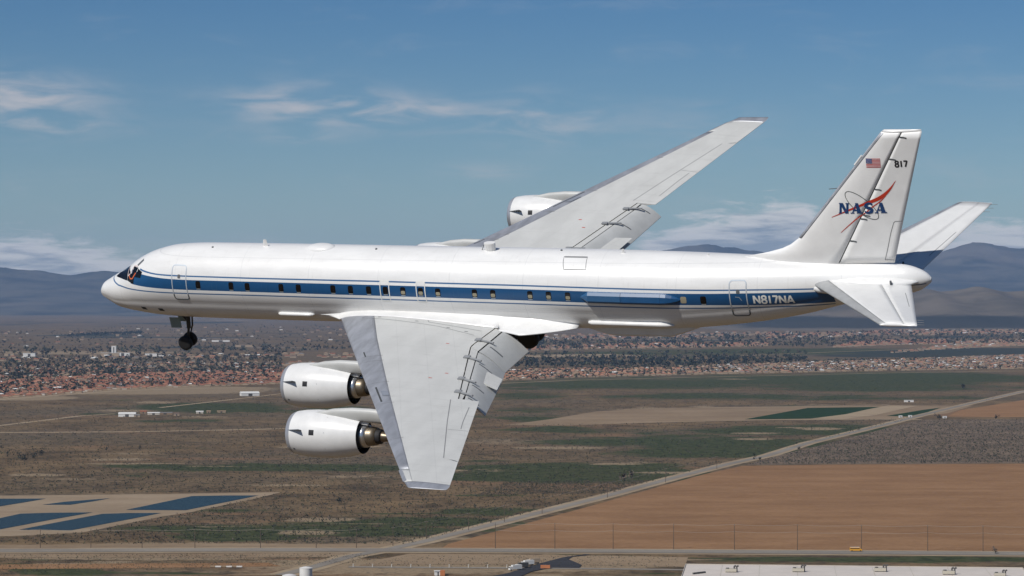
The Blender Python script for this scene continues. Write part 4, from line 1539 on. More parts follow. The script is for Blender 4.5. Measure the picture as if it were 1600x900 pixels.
def build_ground():
    vs = np.concatenate([np.linspace(1100, 900, 12)[:-1], np.arange(900, 520, -1.6), np.arange(520, 472, -1.0), [470.5, 469.5, 468.8, 468.3]])
    Ys = HCAM * FPX / (vs - 466.0)
    us = np.concatenate([[-40000, -9000, -3000, -900], np.arange(-300, 1901, 9), [2500, 4600, 10600, 41600]])
    rows_Y = np.concatenate([[-30000, -6000, 0, 700], Ys])
    rows_V = np.concatenate([[1800] * 4, vs])
    P = []
    U, VV = np.meshgrid(us, rows_V)
    Yg = np.repeat(rows_Y[:, None], len(us), 1)
    base = np.maximum(Yg, 1251.0)
    X = (U - 800) / FPX * base
    P = np.stack([X, Yg, np.zeros_like(X)], -1).reshape(-1, 3)
    nr, nc = len(rows_Y), len(us)
    i = np.arange(nr * nc).reshape(nr, nc)
    F = np.stack([i[:-1, :-1], i[:-1, 1:], i[1:, 1:], i[1:, :-1]], -1).reshape(-1, 4)
    at = {k: ellipse_mask(U, VV, L).ravel() for k, L in (('green', GREEN), ('tan', TAN), ('brown', BROWN), ('pale', PALE), ('shade_darkland', SHADE_DARKL))}
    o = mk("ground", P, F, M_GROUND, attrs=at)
    tag(o, kind="structure")
    return o


ground = build_ground()


def field_mat(name, c0, c1, s1=.01, s2=.08, rows=0.0, rot=0.0, speck=0.0):
    m = bpy.data.materials.new(name)
    m.use_nodes = True
    t = NT(m.node_tree)
    b = t.n['Principled BSDF']
    b.inputs['Roughness'].default_value = 0.95
    b.inputs['Specular IOR Level'].default_value = 0.1
    tc = t.new('ShaderNodeTexCoord')
    ob = tc.outputs['Object']
    n1 = t.noise(t.mapping(ob, (.5, 1, 1), rot=(0, 0, rot)), s1, 6, .62)
    n2 = t.noise(ob, s2, 5, .7)
    f = t.smooth(t.math('ADD', t.math('MULTIPLY', n1, .6), t.math('MULTIPLY', n2, .4)), .36, .64)
    col = t.mix(f, c0, c1)
    n3 = t.noise(t.mapping(ob, (.6, 1, 1), rot=(0, 0, rot + .08)), s1 * .35, 5, .6, .5)
    col = t.mix(t.math('MULTIPLY', t.smooth(n3, .42, .66), .22), col, tuple(q * .72 for q in c0))
    if rows:
        w = t.new('ShaderNodeTexWave')
        t.l.new(t.mapping(ob, rot=(0, 0, rot)), w.inputs[0])
        w.inputs['Scale'].default_value = rows
        w.inputs['Distortion'].default_value = 2.0
        col = t.mix(t.math('MULTIPLY', w.outputs[1], .18), col, tuple(q * .6 for q in c0))
    if speck:
        col = t.mix(t.math('MULTIPLY', t.smooth(t.noise(ob, .3, 3, .7), .52, .66), speck), col, (.04, .04, .03))
    t.l.new(col, b.inputs['Base Color'])
    return m


def sheet(name, pix, mat, z, kind="structure", label=None):
    pts = [G(u, v) for u, v in pix]
    o = mk(name, [(p.x, p.y, z) for p in pts], [tuple(range(len(pts)))], mat)
    # faces up
    if o.data.polygons[0].normal.z < 0:
        o.data.flip_normals()
    tag(o, label, kind=kind)
    return o


def road(name, pix, width, mat, z, kind="structure"):
    """strip of given width (m) along ground points"""
    P = [np.array(G(u, v))[:2] for u, v in pix]
    V, F = ribbon2(P, width, lambda x, y: (x, y, z), False, 60.0)
    o = mk(name, V, F, mat)
    if o.data.polygons[0].normal.z < 0:
        o.data.flip_normals()
    tag(o, kind=kind)
    return o


M_PLOUGH = field_mat("ploughed_soil", (0.225, 0.122, 0.058), (0.305, 0.175, 0.088), .02, .15)
M_TANF = field_mat("dry_stubble", (0.22, 0.155, 0.095), (0.30, 0.22, 0.14), .008, .06)
M_GRNF = field_mat("irrigated_crop", (0.014, 0.034, 0.010), (0.024, 0.048, 0.015), .02, .1)
M_DIRT = field_mat("graded_dirt", (0.30, 0.225, 0.145), (0.38, 0.295, 0.195), .02, .1)
M_ROAD = field_mat("worn_asphalt", (0.215, 0.190, 0.160), (0.275, 0.245, 0.205), .01, .1)
M_ASPH = field_mat("fresh_asphalt", (0.040, 0.040, 0.044), (0.055, 0.055, 0.06), .02, .1)
M_SCRUB = field_mat("fenced_scrub", (0.120, 0.090, 0.064), (0.225, 0.165, 0.115), .02, .12, speck=.7)
M_BERM = field_mat("pond_berm_sand", (0.27, 0.20, 0.13), (0.34, 0.26, 0.175), .02, .1)
M_LINE = pmat("road_paint", (0.55, 0.50, 0.38), 0.8)


def water_mat():
    m = bpy.data.materials.new("pond_water")
    m.use_nodes = True
    t = NT(m.node_tree)
    b = t.n['Principled BSDF']
    b.inputs['Base Color'].default_value = (0.004, 0.014, 0.015, 1)
    b.inputs['Roughness'].default_value = 0.22
    b.inputs['IOR'].default_value = 1.33
    b.inputs['Specular IOR Level'].default_value = 0.025
    tc = t.new('ShaderNodeTexCoord')
    bn = t.new('ShaderNodeBump')
    bn.inputs['Strength'].default_value = 1.0
    bn.inputs['Distance'].default_value = 0.6
    t.l.new(t.noise(tc.outputs['Object'], 0.35, 4, .6), bn.inputs['Height'])
    t.l.new(bn.outputs[0], b.inputs['Normal'])
    return m


M_WATER = water_mat()

sheet("ploughed_field", [(690, 857), (700, 850), (800, 824), (900, 797), (1000, 769), (1100, 741), (1160, 728), (1300, 726), (1760, 724), (1760, 866), (1200, 862)], M_PLOUGH, .10)
sheet("fenced_scrub", [(1165, 726.5), (1215, 712), (1290, 694), (1390, 668), (1440, 656), (1760, 654), (1760, 723), (1300, 725.5)], M_SCRUB, .10)
sheet("stubble_field", [(790, 664), (860, 655), (930, 643), (1000, 639), (1120, 636), (1420, 633.5), (1520, 634), (1480, 646), (1440, 650), (1400, 655), (1330, 656), (1200, 656.5), (1000, 661), (880, 665)], M_TANF, .10)
sheet("crop_field", [(1163, 655.4), (1262, 637.6), (1400, 635.6), (1322, 652.8), (1250, 654.5)], M_GRNF, .25)
sheet("crop_field", [(1385, 650), (1440, 641), (1470, 637), (1450, 644), (1420, 651)], M_GRNF, .25)
sheet("crop_field", [(1500, 641), (1600, 625), (1760, 622), (1760, 650), (1560, 652), (1480, 651)], M_PLOUGH, .20)
sheet("pond_berm", [(-200, 776), (60, 774), (250, 772), (440, 769), (405, 778), (300, 800), (255, 807), (130, 832), (60, 836), (-200, 846)], M_BERM, .12)
PONDS = [[(-60, 780), (0, 779.6), (72, 779.4), (40, 785), (0, 791.5), (-60, 800)],
         [(66, 789), (100, 784.5), (172, 778.8), (150, 783), (110, 789)],
         [(197, 797), (250, 786), (300, 775.5), (350, 774.6), (404, 774.5), (350, 785.5), (290, 797.6)],
         [(-60, 815), (0, 810), (32, 803), (80, 801.6), (145, 801), (80, 812.5), (0, 827.5), (-60, 838)],
         [(30, 828), (100, 814.5), (160, 803.3), (200, 802), (252, 802), (180, 816), (110, 829.3)]]
for p in PONDS:
    sheet("pond", p, M_WATER, .30)
road("dirt_track", [(-60, 677), (0, 676), (200, 674.8), (300, 673), (400, 671), (480, 668.5)], 22, M_DIRT, .16)
road("dirt_track", [(-60, 670), (0, 665), (60, 658), (125, 650), (180, 646.5)], 14, M_DIRT, .16)
road("dirt_track", [(250, 637), (330, 628), (400, 620), (440, 615)], 12, M_DIRT, .16)
road("dirt_track", [(1200, 656), (1300, 655.5), (1405, 655.2), (1440, 656)], 20, M_DIRT, .30)
road("dirt_track", [(1290, 655), (1345, 648), (1380, 640), (1410, 634)], 55, M_DIRT, .28)
road("dirt_track", [(1390, 632.5), (1200, 636.2), (1000, 638.5)], 14, M_DIRT, .30)
road("town_edge_road", [(-60, 628), (0, 624.5), (60, 620), (180, 611), (280, 607.5), (420, 605)], 22, M_DIRT, .16)
road("town_edge_road", [(760, 600), (900, 594), (1060, 590), (1200, 587), (1400, 582.5), (1700, 578)], 16, M_DIRT, .16)
road("far_road", [(-60, 525), (400, 519), (560, 517)], 40, M_DIRT, .2)
road("far_road", [(820, 558), (900, 555), (960, 553.5)], 70, M_DIRT, .2)
road("far_road", [(1150, 556), (1300, 550), (1450, 545), (1700, 537)], 20, M_DIRT, .2)
# verge and paved road crossing the picture, and the diagonal one
road("road_shoulder", [(-200, 861.5), (0, 860.8), (400, 859.6), (700, 860.2), (1000, 861.8), (1300, 863.6), (1800, 867)], 42, M_DIRT, .14)
main_road = road("road", [(-200, 861.5), (0, 860.8), (400, 859.6), (700, 860.2), (1000, 861.8), (1300, 863.6), (1800, 867)], 26, M_ROAD, .40)
diag = [(440, 899), (487, 887), (550, 869), (600, 860), (662, 846.5), (800, 812), (950, 774.5), (1050, 747.5), (1137, 725.5), (1200, 712), (1262, 692.5), (1387, 662.5), (1437, 649.5), (1512, 631.5), (1600, 611.5), (1700, 597)]
road("road_shoulder", diag, 25, M_DIRT, .18)
road("road", diag, 11, M_ROAD, .34)
road("service_road", [(545, 886), (700, 887.2), (860, 888), (1100, 891), (1180, 892)], 9, M_ROAD, .22)
sheet("parking_apron", [(770, 901), (795, 896), (840, 882), (880, 871.5), (915, 866.8), (925, 867.5), (895, 870.5), (888, 874.5), (900, 879.5), (909, 883.5), (905, 888), (860, 887.5), (830, 894), (810, 903)], M_ASPH, .46)
sheet("roadside_dirt", [(-200, 866), (560, 864.3), (520, 870.5), (300, 872), (140, 871), (-200, 873)], M_TANF, .12)
sheet("roadside_dirt", [(640, 865.3), (800, 866.5), (960, 868.5), (1075, 871), (1070, 886), (960, 883), (900, 885), (700, 882), (560, 884.5), (590, 875)], M_TANF, .12)
sheet("roadside_dirt", [(-200, 852.5), (120, 851), (300, 849), (480, 850.5), (640, 847.5), (655, 851), (620, 856.5), (-200, 857.5)], M_TANF, .12)
sheet("roadside_dirt", [(-200, 884), (120, 881), (420, 879.5), (440, 885), (200, 888), (-200, 891)], M_PLOUGH, .12)
# centre-line paint
for a, b in (((0, 860.8), (400, 859.6)), ((700, 860.2), (1000, 861.8)), ((1000, 861.8), (1300, 863.6)), ((1300, 863.6), (1700, 866.4))):
    road("road_marking", [a, b], .5, M_LINE, .46)

# ------------------------------------------------------------------ mountains
def fbm(x, y, seed, oct_=6):
    r = np.random.default_rng(seed)
    s = np.zeros_like(x)
    a, f = 1.0, 1.0
    for o in range(oct_):
        n = 64
        tab = r.random((n, n))
        xi, yi = np.floor(x * f).astype(int), np.floor(y * f).astype(int)
        fx, fy = x * f - xi, y * f - yi
        fx, fy = fx * fx * (3 - 2 * fx), fy * fy * (3 - 2 * fy)
        g = lambda i, j: tab[(xi + i) % n, (yi + j) % n]
        v = g(0, 0) * (1 - fx) * (1 - fy) + g(1, 0) * fx * (1 - fy) + g(0, 1) * (1 - fx) * fy + g(1, 1) * fx * fy
        s += a * (1 - np.abs(2 * v - 1))
        a *= .5
        f *= 2.03
    return s / 1.97


def mountain(name, label, Y0, Y1, crest, mat, seed, rough=.45, nx=420, ny=80):
    """crest: [(u, v)] skyline seen in the photograph for the ridge halfway between Y0 and Y1"""
    Yc = Y0 + (Y1 - Y0) * .62
    cu = np.array([c[0] for c in crest], float)
    ch = np.array([HCAM + (466 - c[1]) / FPX * Yc for c in crest])
    cx = (cu - 800) / FPX * Yc
    xs = np.linspace(cx[0], cx[-1], nx)
    ys = np.linspace(Y0, Y1, ny)
    X, Y = np.meshgrid(xs, ys)
    H = pchip(cx, ch, xs)[None, :]
    t = (Y - Y0) / (Yc - Y0)
    prof = np.where(t < 1, np.clip(t, 0, 1)**1.5, np.clip(1 - (t - 1) / ((Y1 - Yc) / (Yc - Y0)), 0, 1))
    n = .55 * fbm(X / 5200 + seed, Y / 5200, seed, 7) + .45 * fbm(X / 1700 + seed, Y / 1700, seed + 1, 5)
    Z = H * prof * (1 - rough + rough * 1.25 * n) - 20 * (prof <= 0.0)
    edge = np.clip((xs - xs[0]) / (xs[-1] - xs[0]) / .16, 0, 1) * np.clip((xs[-1] - xs) / (xs[-1] - xs[0]) / .16, 0, 1)
    edge = (edge * edge * (3 - 2 * edge))[None, :]
    Z = (Z + 15) * edge - 15
    Z = np.where(prof < .02, -15, Z)
    V = np.stack([X, Y, Z], -1).reshape(-1, 3)
    i = np.arange(nx * ny).reshape(ny, nx)
    F = np.stack([i[:-1, :-1], i[:-1, 1:], i[1:, 1:], i[1:, :-1]], -1).reshape(-1, 4)
    o = mk(name, V, F, mat, smooth=True)
    tag(o, label, kind="structure")
    return o


def mtn_mat(name, c0, c1, belt=False):
    m = bpy.data.materials.new(name)
    m.use_nodes = True
    t = NT(m.node_tree)
    b = t.n['Principled BSDF']
    b.inputs['Roughness'].default_value = 1.0
    b.inputs['Specular IOR Level'].default_value = 0.05
    tc = t.new('ShaderNodeTexCoord')
    n = t.noise(tc.outputs['Object'], .0012, 7, .65)
    col = t.mix(t.smooth(n, .38, .62), c0, c1)
    n2 = t.noise(tc.outputs['Object'], .00035, 4, .6)
    col = t.mix(t.math('MULTIPLY', t.smooth(n2, .5, .66), .6), col, (0.15, 0.125, 0.10))
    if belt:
        # cloud shadow painted as a dark band on the lowest slopes
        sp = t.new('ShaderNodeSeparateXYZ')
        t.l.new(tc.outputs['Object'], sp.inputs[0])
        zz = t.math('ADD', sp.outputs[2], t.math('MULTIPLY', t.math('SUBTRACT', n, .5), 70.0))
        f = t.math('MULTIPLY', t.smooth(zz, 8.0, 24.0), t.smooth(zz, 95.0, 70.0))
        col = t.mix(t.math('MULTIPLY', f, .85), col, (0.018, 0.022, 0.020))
    t.l.new(col, b.inputs['Base Color'])
    return m


M_MTN = mtn_mat("mountain_brush", (0.030, 0.034, 0.030), (0.090, 0.082, 0.064))
M_MTN3 = mtn_mat("foothill_scrub_cloud_shade", (0.085, 0.074, 0.056), (0.15, 0.125, 0.095), True)
M_MTN2 = mtn_mat("foothill_scrub", (0.095, 0.082, 0.062), (0.165, 0.135, 0.10))
mountain("mountain_range", None, 29000, 45000, [(-1500, 425), (-700, 405), (-300, 416), (-100, 411), (0, 412), (60, 416), (120, 422), (160, 419), (210, 423), (300, 430), (420, 442), (560, 450), (700, 456), (900, 462), (1300, 470)], M_MTN, 3, .55)
mountain("mountain_range", None, 31000, 48500, [(300, 470), (560, 456), (700, 442), (800, 420), (900, 402), (980, 384), (1040, 376), (1090, 371), (1140, 378), (1200, 388), (1260, 384), (1340, 379), (1420, 380), (1480, 373), (1540, 366), (1600, 370), (1720, 362), (2000, 360), (2700, 390)], M_MTN, 5, .60)
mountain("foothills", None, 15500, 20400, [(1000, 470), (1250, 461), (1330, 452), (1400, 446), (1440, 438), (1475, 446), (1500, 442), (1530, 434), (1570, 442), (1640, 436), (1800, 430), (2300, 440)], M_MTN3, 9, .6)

# ------------------------------------------------------------------ houses
ROOF = [pmat("roof_terracotta", (0.27, 0.105, 0.058), .85), pmat("roof_salmon_tile", (0.36, 0.175, 0.105), .85), pmat("roof_tan_tile", (0.31, 0.215, 0.135), .85),
        pmat("roof_brown_shingle", (0.15, 0.105, 0.08), .9), pmat("roof_grey_shingle", (0.20, 0.19, 0.185), .9), pmat("roof_white_metal", (0.66, 0.65, 0.62), .6)]
WALL = [pmat("stucco_cream", (0.36, 0.275, 0.19), .9), pmat("stucco_tan", (0.29, 0.20, 0.13), .9), pmat("stucco_white", (0.52, 0.47, 0.40), .9)]
M_PANE = pmat("house_window_glass", (0.02, 0.025, 0.03), .2)


def house_geo(w, d, h, rh, hip):
    """V, F, slot (0 wall, 1 roof); hipped or gabled, eaves overhang"""
    V, F, mi = [], [], []
    e = .5
    for z in (0, h):
        V += [(-w / 2, -d / 2, z), (w / 2, -d / 2, z), (w / 2, d / 2, z), (-w / 2, d / 2, z)]
    for k in range(4):
        F.append((k, (k + 1) % 4, 4 + (k + 1) % 4, 4 + k))
        mi.append(0)
    i = 8
    V += [(-w / 2 - e, -d / 2 - e, h), (w / 2 + e, -d / 2 - e, h), (w / 2 + e, d / 2 + e, h), (-w / 2 - e, d / 2 + e, h)]
    r = max(w / 2 - (d / 2 if hip else -e), .5)
    V += [(-r, 0, h + rh), (r, 0, h + rh)]
    F += [(i, i + 1, i + 5, i + 4), (i + 1, i + 2, i + 5), (i + 2, i + 3, i + 4, i + 5), (i + 3, i, i + 4), (i, i + 3, i + 2, i + 1)]
    mi += [1] * 5
    return V, F, mi


HV = []
for k, (w, d, h, rh, hip) in enumerate(((10.5, 8, 2.6, 2.0, True), (11.5, 8, 4.4, 1.9, True), (9, 7.5, 4.2, 2.0, False), (12, 8.5, 2.7, 2.3, True), (9.5, 7, 2.5, 1.8, False))):
    HV.append(house_geo(w, d, h, rh, hip))
HOUSE_ME = {}


def house_mesh(k, r, wl):
    key = (k, r, wl)
    if key not in HOUSE_ME:
        V, F, mi = HV[k]
        HOUSE_ME[key] = mesh_data("house", V, F, [WALL[wl], ROOF[r]], mi=mi)
    return HOUSE_ME[key]


# tract: list of pixel corner (u, v) polygons on the plain, roof mix, spacing, tree share, wording
TRACTS = [
    dict(poly=[(-40, 624), (0, 622), (90, 617), (180, 609), (300, 604), (440, 600), (560, 594), (560, 578), (380, 580), (200, 585), (-40, 598)], mix=(.60, .26, .06, .05, .01, .02), sp=(15, 28), keep=.95, where="in the orange-roofed tract left of the engines"),
    dict(poly=[(-40, 597), (200, 584), (400, 579), (560, 577), (560, 566), (300, 566), (-40, 575)], mix=(.30, .20, .15, .2, .1, .05), sp=(22, 44), keep=.45, where="left"),
    dict(poly=[(740, 598), (800, 594), (900, 590), (1060, 586), (1060, 576), (900, 577), (760, 580)], mix=(.12, .50, .25, .06, .03, .04), sp=(15, 28), keep=.9, where="in the salmon-roofed tract right of the flaps"),
    dict(poly=[(1060, 586), (1200, 583), (1400, 579), (1660, 575), (1660, 552), (1480, 560), (1300, 566), (1060, 574)], mix=(.06, .16, .38, .22, .12, .06), sp=(16, 30), keep=.85, where="in the tan-roofed tract below the tailplane"),
    dict(poly=[(800, 549), (900, 546), (1100, 543), (1200, 541), (1200, 536), (1000, 537), (820, 542)], mix=(.30, .45, .15, .05, .02, .03), sp=(26, 60), keep=.8, where="far"),
    dict(poly=[(1300, 543), (1400, 539), (1480, 538), (1480, 531), (1340, 533)], mix=(.45, .40, .1, .03, .01, .01), sp=(26, 60), keep=.9, where="far"),
    dict(poly=[(1390, 552), (1480, 546), (1600, 540), (1680, 538), (1680, 530), (1500, 533), (1480, 539)], mix=(.15, .25, .35, .15, .05, .05), sp=(26, 60), keep=.8, where="far"),
    dict(poly=[(1200, 530), (1400, 524), (1680, 521), (1680, 508), (1480, 512), (1300, 520), (1200, 524)], mix=(.25, .35, .2, .1, .05, .05), sp=(42, 110), keep=.65, where="far"),
    dict(poly=[(800, 533), (1000, 529), (1240, 526), (1240, 519), (1000, 521), (800, 526)], mix=(.2, .3, .2, .15, .1, .05), sp=(48, 120), keep=.45, where="far"),
    dict(poly=[(-40, 566), (300, 562), (560, 560), (560, 552), (300, 554), (-40, 560)], mix=(.2, .15, .2, .2, .15, .1), sp=(36, 90), keep=.35, where="far"),
    dict(poly=[(-40, 546), (560, 538), (820, 530), (820, 508), (300, 512), (-40, 520)], mix=(.15, .2, .25, .1, .1, .2), sp=(120, 420), keep=.30, where="far"),
    dict(poly=[(560, 600), (740, 600), (740, 560), (560, 560)], mix=(.4, .3, .12, .1, .04, .04), sp=(22, 44), keep=.6, where="hidden"),
]


def in_poly(px, py, poly):
    c = np.zeros(len(px), bool)
    n = len(poly)
    for i in range(n):
        (x0, y0), (x1, y1) = poly[i], poly[(i + 1) % n]
        cond = ((y0 > py) != (y1 > py))
        xi = (x1 - x0) * (py - y0) / (y1 - y0 + 1e-12) + x0
        c ^= cond & (px < xi)
    return c


def sample_tract(t):
    poly = [tuple(G(u, v))[:2] for u, v in t['poly']]
    xs = [p[0] for p in poly]
    ys = [p[1] for p in poly]
    a = math.radians(7)
    sx, sy = t['sp']
    cx, cy = np.mean(xs), np.mean(ys)
    L = math.hypot(max(xs) - min(xs), max(ys) - min(ys)) / 2
    gx, gy = np.meshgrid(np.arange(-L, L, sx), np.arange(-L, L, sy))
    gx, gy = gx.ravel(), gy.ravel()
    # streets every few lots
    row = np.round(gy / sy).astype(int)
    gx = gx + rng.normal(0, sx * .10, len(gx)) + (row % 3) * sx * .3
    gy = gy + rng.normal(0, sy * .08, len(gy)) + 25 * np.sin(gx / 240.0)
    X = cx + gx * math.cos(a) - gy * math.sin(a)
    Y = cy + gx * math.sin(a) + gy * math.cos(a)
    k = in_poly(X, Y, poly) & (rng.random(len(X)) < t['keep'])
    return X[k], Y[k]


H_all = []
for ti, t in enumerate(TRACTS):
    X, Y = sample_tract(t)
    r = rng.choice(6, len(X), p=np.array(t['mix']) / sum(t['mix']))
    for x, y, q in zip(X, Y, r):
        H_all.append((x, y, int(q), ti, int(rng.integers(5)), int(rng.choice(3, p=[.5, .3, .2])), math.radians(7) + (math.pi / 2 if rng.random() < .3 else 0) + rng.normal(0, .05), TRACTS[ti]['sp'][0]))


def px_of(x, y):
    return 800 + FPX * x / y, V_of_Y(y)


near = [h for h in H_all if h[3] in (0, 2, 3) and -8 < px_of(h[0], h[1])[0] < 1608]
near.sort(key=lambda h: h[1])
# keep clear of what the wing and engines hide
def hidden(u, v):
    return (560 < u < 760 and v < 640) or (435 < u < 600 and 560 < v < 640)
near = [h for h in near if not hidden(*px_of(h[0], h[1]))][:300]
near_id = set(id(h) for h in near)
RN = ("terracotta-roofed", "salmon-tiled", "tan-tiled", "brown-shingled", "grey-shingled", "white-roofed")
for h in near:
    x, y, r, ti, k, wl, rz, sp = h
    o = link("tract_house", house_mesh(k, r, wl))
    o.location = (x, y, 0)
    o.rotation_euler = (0, 0, rz)
    u_ = px_of(x, y)[0]
    wh = ("at the left frame edge", "above the left ponds", "above the white farm barns", "left of the nose wheel", "below the nose wheel", "right of the nose wheel", "left of the upper engine", "beside the upper engine")[min(int(max(u_, 0) / 55), 7)] if u_ < 600 else ("right of the flaps" if u_ < 1060 else "below the tailplane")
    tag(o, "%s%s house in the town's front rows %s" % (("low ", "two-storey ", "gabled tall ", "wide low ", "gabled low ")[k], RN[r], wh), "house", "houses at the near edge of town")
# all the other houses: one mass
V_, F4, F3, m4, m3 = [], [], [], [], []
nv = 0
cnt = 0
far_mats = [WALL[0]] + ROOF
for h in H_all:
    if id(h) in near_id:
        continue
    x, y, r, ti, k, wl, rz, sp = h
    V, F, mi = HV[k]
    A = np.array(V)
    sc_ = 1.0 if sp < 24 else min(sp / 20.0, 1.9)
    A[:, :2] *= sc_
    A[:, 2] *= 1 + (sc_ - 1) * .5
    c, s = math.cos(rz), math.sin(rz)
    B = np.stack([x + A[:, 0] * c - A[:, 1] * s, y + A[:, 0] * s + A[:, 1] * c, A[:, 2]], -1)
    V_.append(B)
    for f, m in zip(F, mi):
        (F4 if len(f) == 4 else F3).append(tuple(q + nv for q in f))
        (m4 if len(f) == 4 else m3).append(0 if m == 0 else 1 + r)
    nv += len(A)
    cnt += 1
o = mk("distant_town", np.concatenate(V_), F4 + F3, far_mats, mi=m4 + m3)
tag(o, "mass of small distant houses with orange and tan roofs", "town", kind="stuff")

# ------------------------------------------------------------------ trees and shrubs
LEAF = [pmat("foliage_dark", (0.016, 0.024, 0.018), .9, vary=.3, vscale=.5), pmat("foliage_olive", (0.060, 0.066, 0.036), .9, vary=.3, vscale=.5), pmat("foliage_bare", (0.115, 0.090, 0.070), .95, vary=.2, vscale=.5)]
M_BARK = pmat("tree_bark", (0.07, 0.055, 0.042), .95)


def crown_geo(seed, n=70, rx=1.0, rz=1.0):
    """many leaf-clump faces spread through an uneven crown; unit height about 1"""
    r = np.random.default_rng(seed)
    lob = r.normal(0, .24, (6, 3)) + np.array([0, 0, .62])
    V, F = [], []
    for k in range(n):
        c = lob[r.integers(6)] + r.normal(0, .15, 3) * np.array([1, 1, .8])
        c[0] *= rx
        c[1] *= rx
        c[2] = max(c[2] * rz, .22)
        a = r.normal(0, 1, 3)
        a /= np.linalg.norm(a)
        b = np.cross(a, r.normal(0, 1, 3))
        b /= np.linalg.norm(b)
        s = r.uniform(.07, .14)
        i = len(V)
        V += [c + a * s, c + b * s, c - a * s * r.uniform(.5, 1), c - b * s * r.uniform(.5, 1)]
        F.append((i, i + 1, i + 2, i + 3))
    return np.array(V), F


CROWNS = [crown_geo(s, 64, 1.0 if s % 3 else .7, 1.0) for s in range(6)]
CROWN_ME = {}


def add_tree(x, y, h, kind, label, group, name="town_tree"):
    key = (kind, int(rng.integers(6)))
    if key not in CROWN_ME:
        V, F = CROWNS[key[1]]
        tv, tf = [], []
        tube(tv, tf, (0, 0, 0), (.02, .01, .62), .045, .02, 6)
        for dx, dy in ((.22, .05), (-.18, .12), (.02, -.2)):
            tube(tv, tf, (.01, 0, .34), (dx, dy, .72), .022, .008, 4)
        CROWN_ME[key] = (mesh_data("crown", V, F, LEAF[kind]), mesh_data("trunk", tv, tf, M_BARK))
    e = empty(name, (x, y, 0), rng.uniform(0, 6.28))
    e.scale = (h * rng.uniform(.85, 1.2),) * 2 + (h,)
    link("crown", CROWN_ME[key][0], e)
    link("trunk", CROWN_ME[key][1], e)
    tag(e, label, "tree", group)
    return e


def tuft_mass(name, X, Y, hs, kinds, mats, label, cat, nclump=10):
    """thousands of small plants as one mass: each a handful of leaf-clump faces"""
    n = len(X)
    r = np.random.default_rng(31)
    c = r.normal(0, .26, (n, nclump, 3)) * np.array([1, 1, .75]) + np.array([0, 0, .52])
    c[..., 2] = np.clip(c[..., 2], .12, 1.0)
    a = r.normal(0, 1, (n, nclump, 3))
    a /= np.linalg.norm(a, axis=-1, keepdims=True)
    b = np.cross(a, r.normal(0, 1, (n, nclump, 3)))
    b /= np.linalg.norm(b, axis=-1, keepdims=True)
    s = r.uniform(.14, .30, (n, nclump, 1))
    q = np.stack([c + a * s, c + b * s, c - a * s, c - b * s], 2)
    q = q * np.asarray(hs)[:, None, None, None]
    q[..., 2] = np.maximum(q[..., 2], .05)
    q[..., 0] += X[:, None, None]
    q[..., 1] += Y[:, None, None]
    V = q.reshape(-1, 3)
    F = np.arange(len(V)).reshape(-1, 4)
    o = mk(name, V, F, mats, mi=np.repeat(kinds, nclump))
    tag(o, label, cat, kind="stuff")
    return o


# trees that grow between the houses
TX, TY, TH, TK = [], [], [], []


def scatter(poly, n, h, mix, bias=None):
    """n plants in a pixel polygon (uniform in the picture, so denser in depth)"""
    us = [p[0] for p in poly]
    vs = [p[1] for p in poly]
    U = rng.uniform(min(us), max(us), n * 3)
    Vv = rng.uniform(min(vs), max(vs), n * 3)
    k = in_poly(U, Vv, poly)
    U, Vv = U[k][:n], Vv[k][:n]
    Y = HCAM * FPX / (Vv - 466)
    X = (U - 800) / FPX * Y
    return X, Y, rng.uniform(h[0], h[1], len(X)), rng.choice(len(mix), len(X), p=np.array(mix) / sum(mix))


for poly, n, h, mix in (
        ([(-20, 620), (180, 607), (440, 599), (440, 570), (-20, 585)], 1500, (5, 10), (.55, .30, .15)),
        ([(-20, 590), (300, 582), (440, 578), (440, 552), (200, 555), (-20, 562)], 1200, (5, 12), (.6, .12, .28)),
        ([(740, 596), (1060, 585), (1660, 575), (1660, 556), (1300, 562), (1060, 572), (760, 578)], 2300, (5, 9), (.45, .35, .2)),
        ([(800, 576), (900, 574), (1060, 573), (1260, 566), (1260, 557), (1060, 559), (820, 562)], 520, (8, 16), (.85, .1, .05)),
        ([(800, 562), (1260, 556), (1260, 548), (820, 552)], 200, (7, 12), (.6, .2, .2)),
        ([(800, 548), (1660, 536), (1660, 512), (820, 530)], 1500, (8, 18), (.7, .2, .1)),
        ([(-20, 556), (440, 552), (560, 545), (440, 540), (-20, 547)], 300, (8, 16), (.6, .2, .2)),
        ([(100, 526), (220, 522), (225, 520), (110, 524)], 160, (10, 18), (1, 0, 0)),
        ([(-20, 546), (560, 540), (820, 530), (820, 505), (300, 508), (-20, 516)], 900, (5, 11), (.5, .2, .3)),
        ([(560, 600), (740, 600), (740, 560), (560, 560)], 500, (5, 10), (.55, .30, .15))):
    X, Y, hh, kk = scatter(poly, n, h, mix)
    TX.append(X)
    TY.append(Y)
    TH.append(hh)
    TK.append(kk)
TX, TY, TH, TK = map(np.concatenate, (TX, TY, TH, TK))
tuft_mass("distant_trees", TX, TY, TH, TK, LEAF, "dark mass of trees growing between the distant houses", "trees", 12)

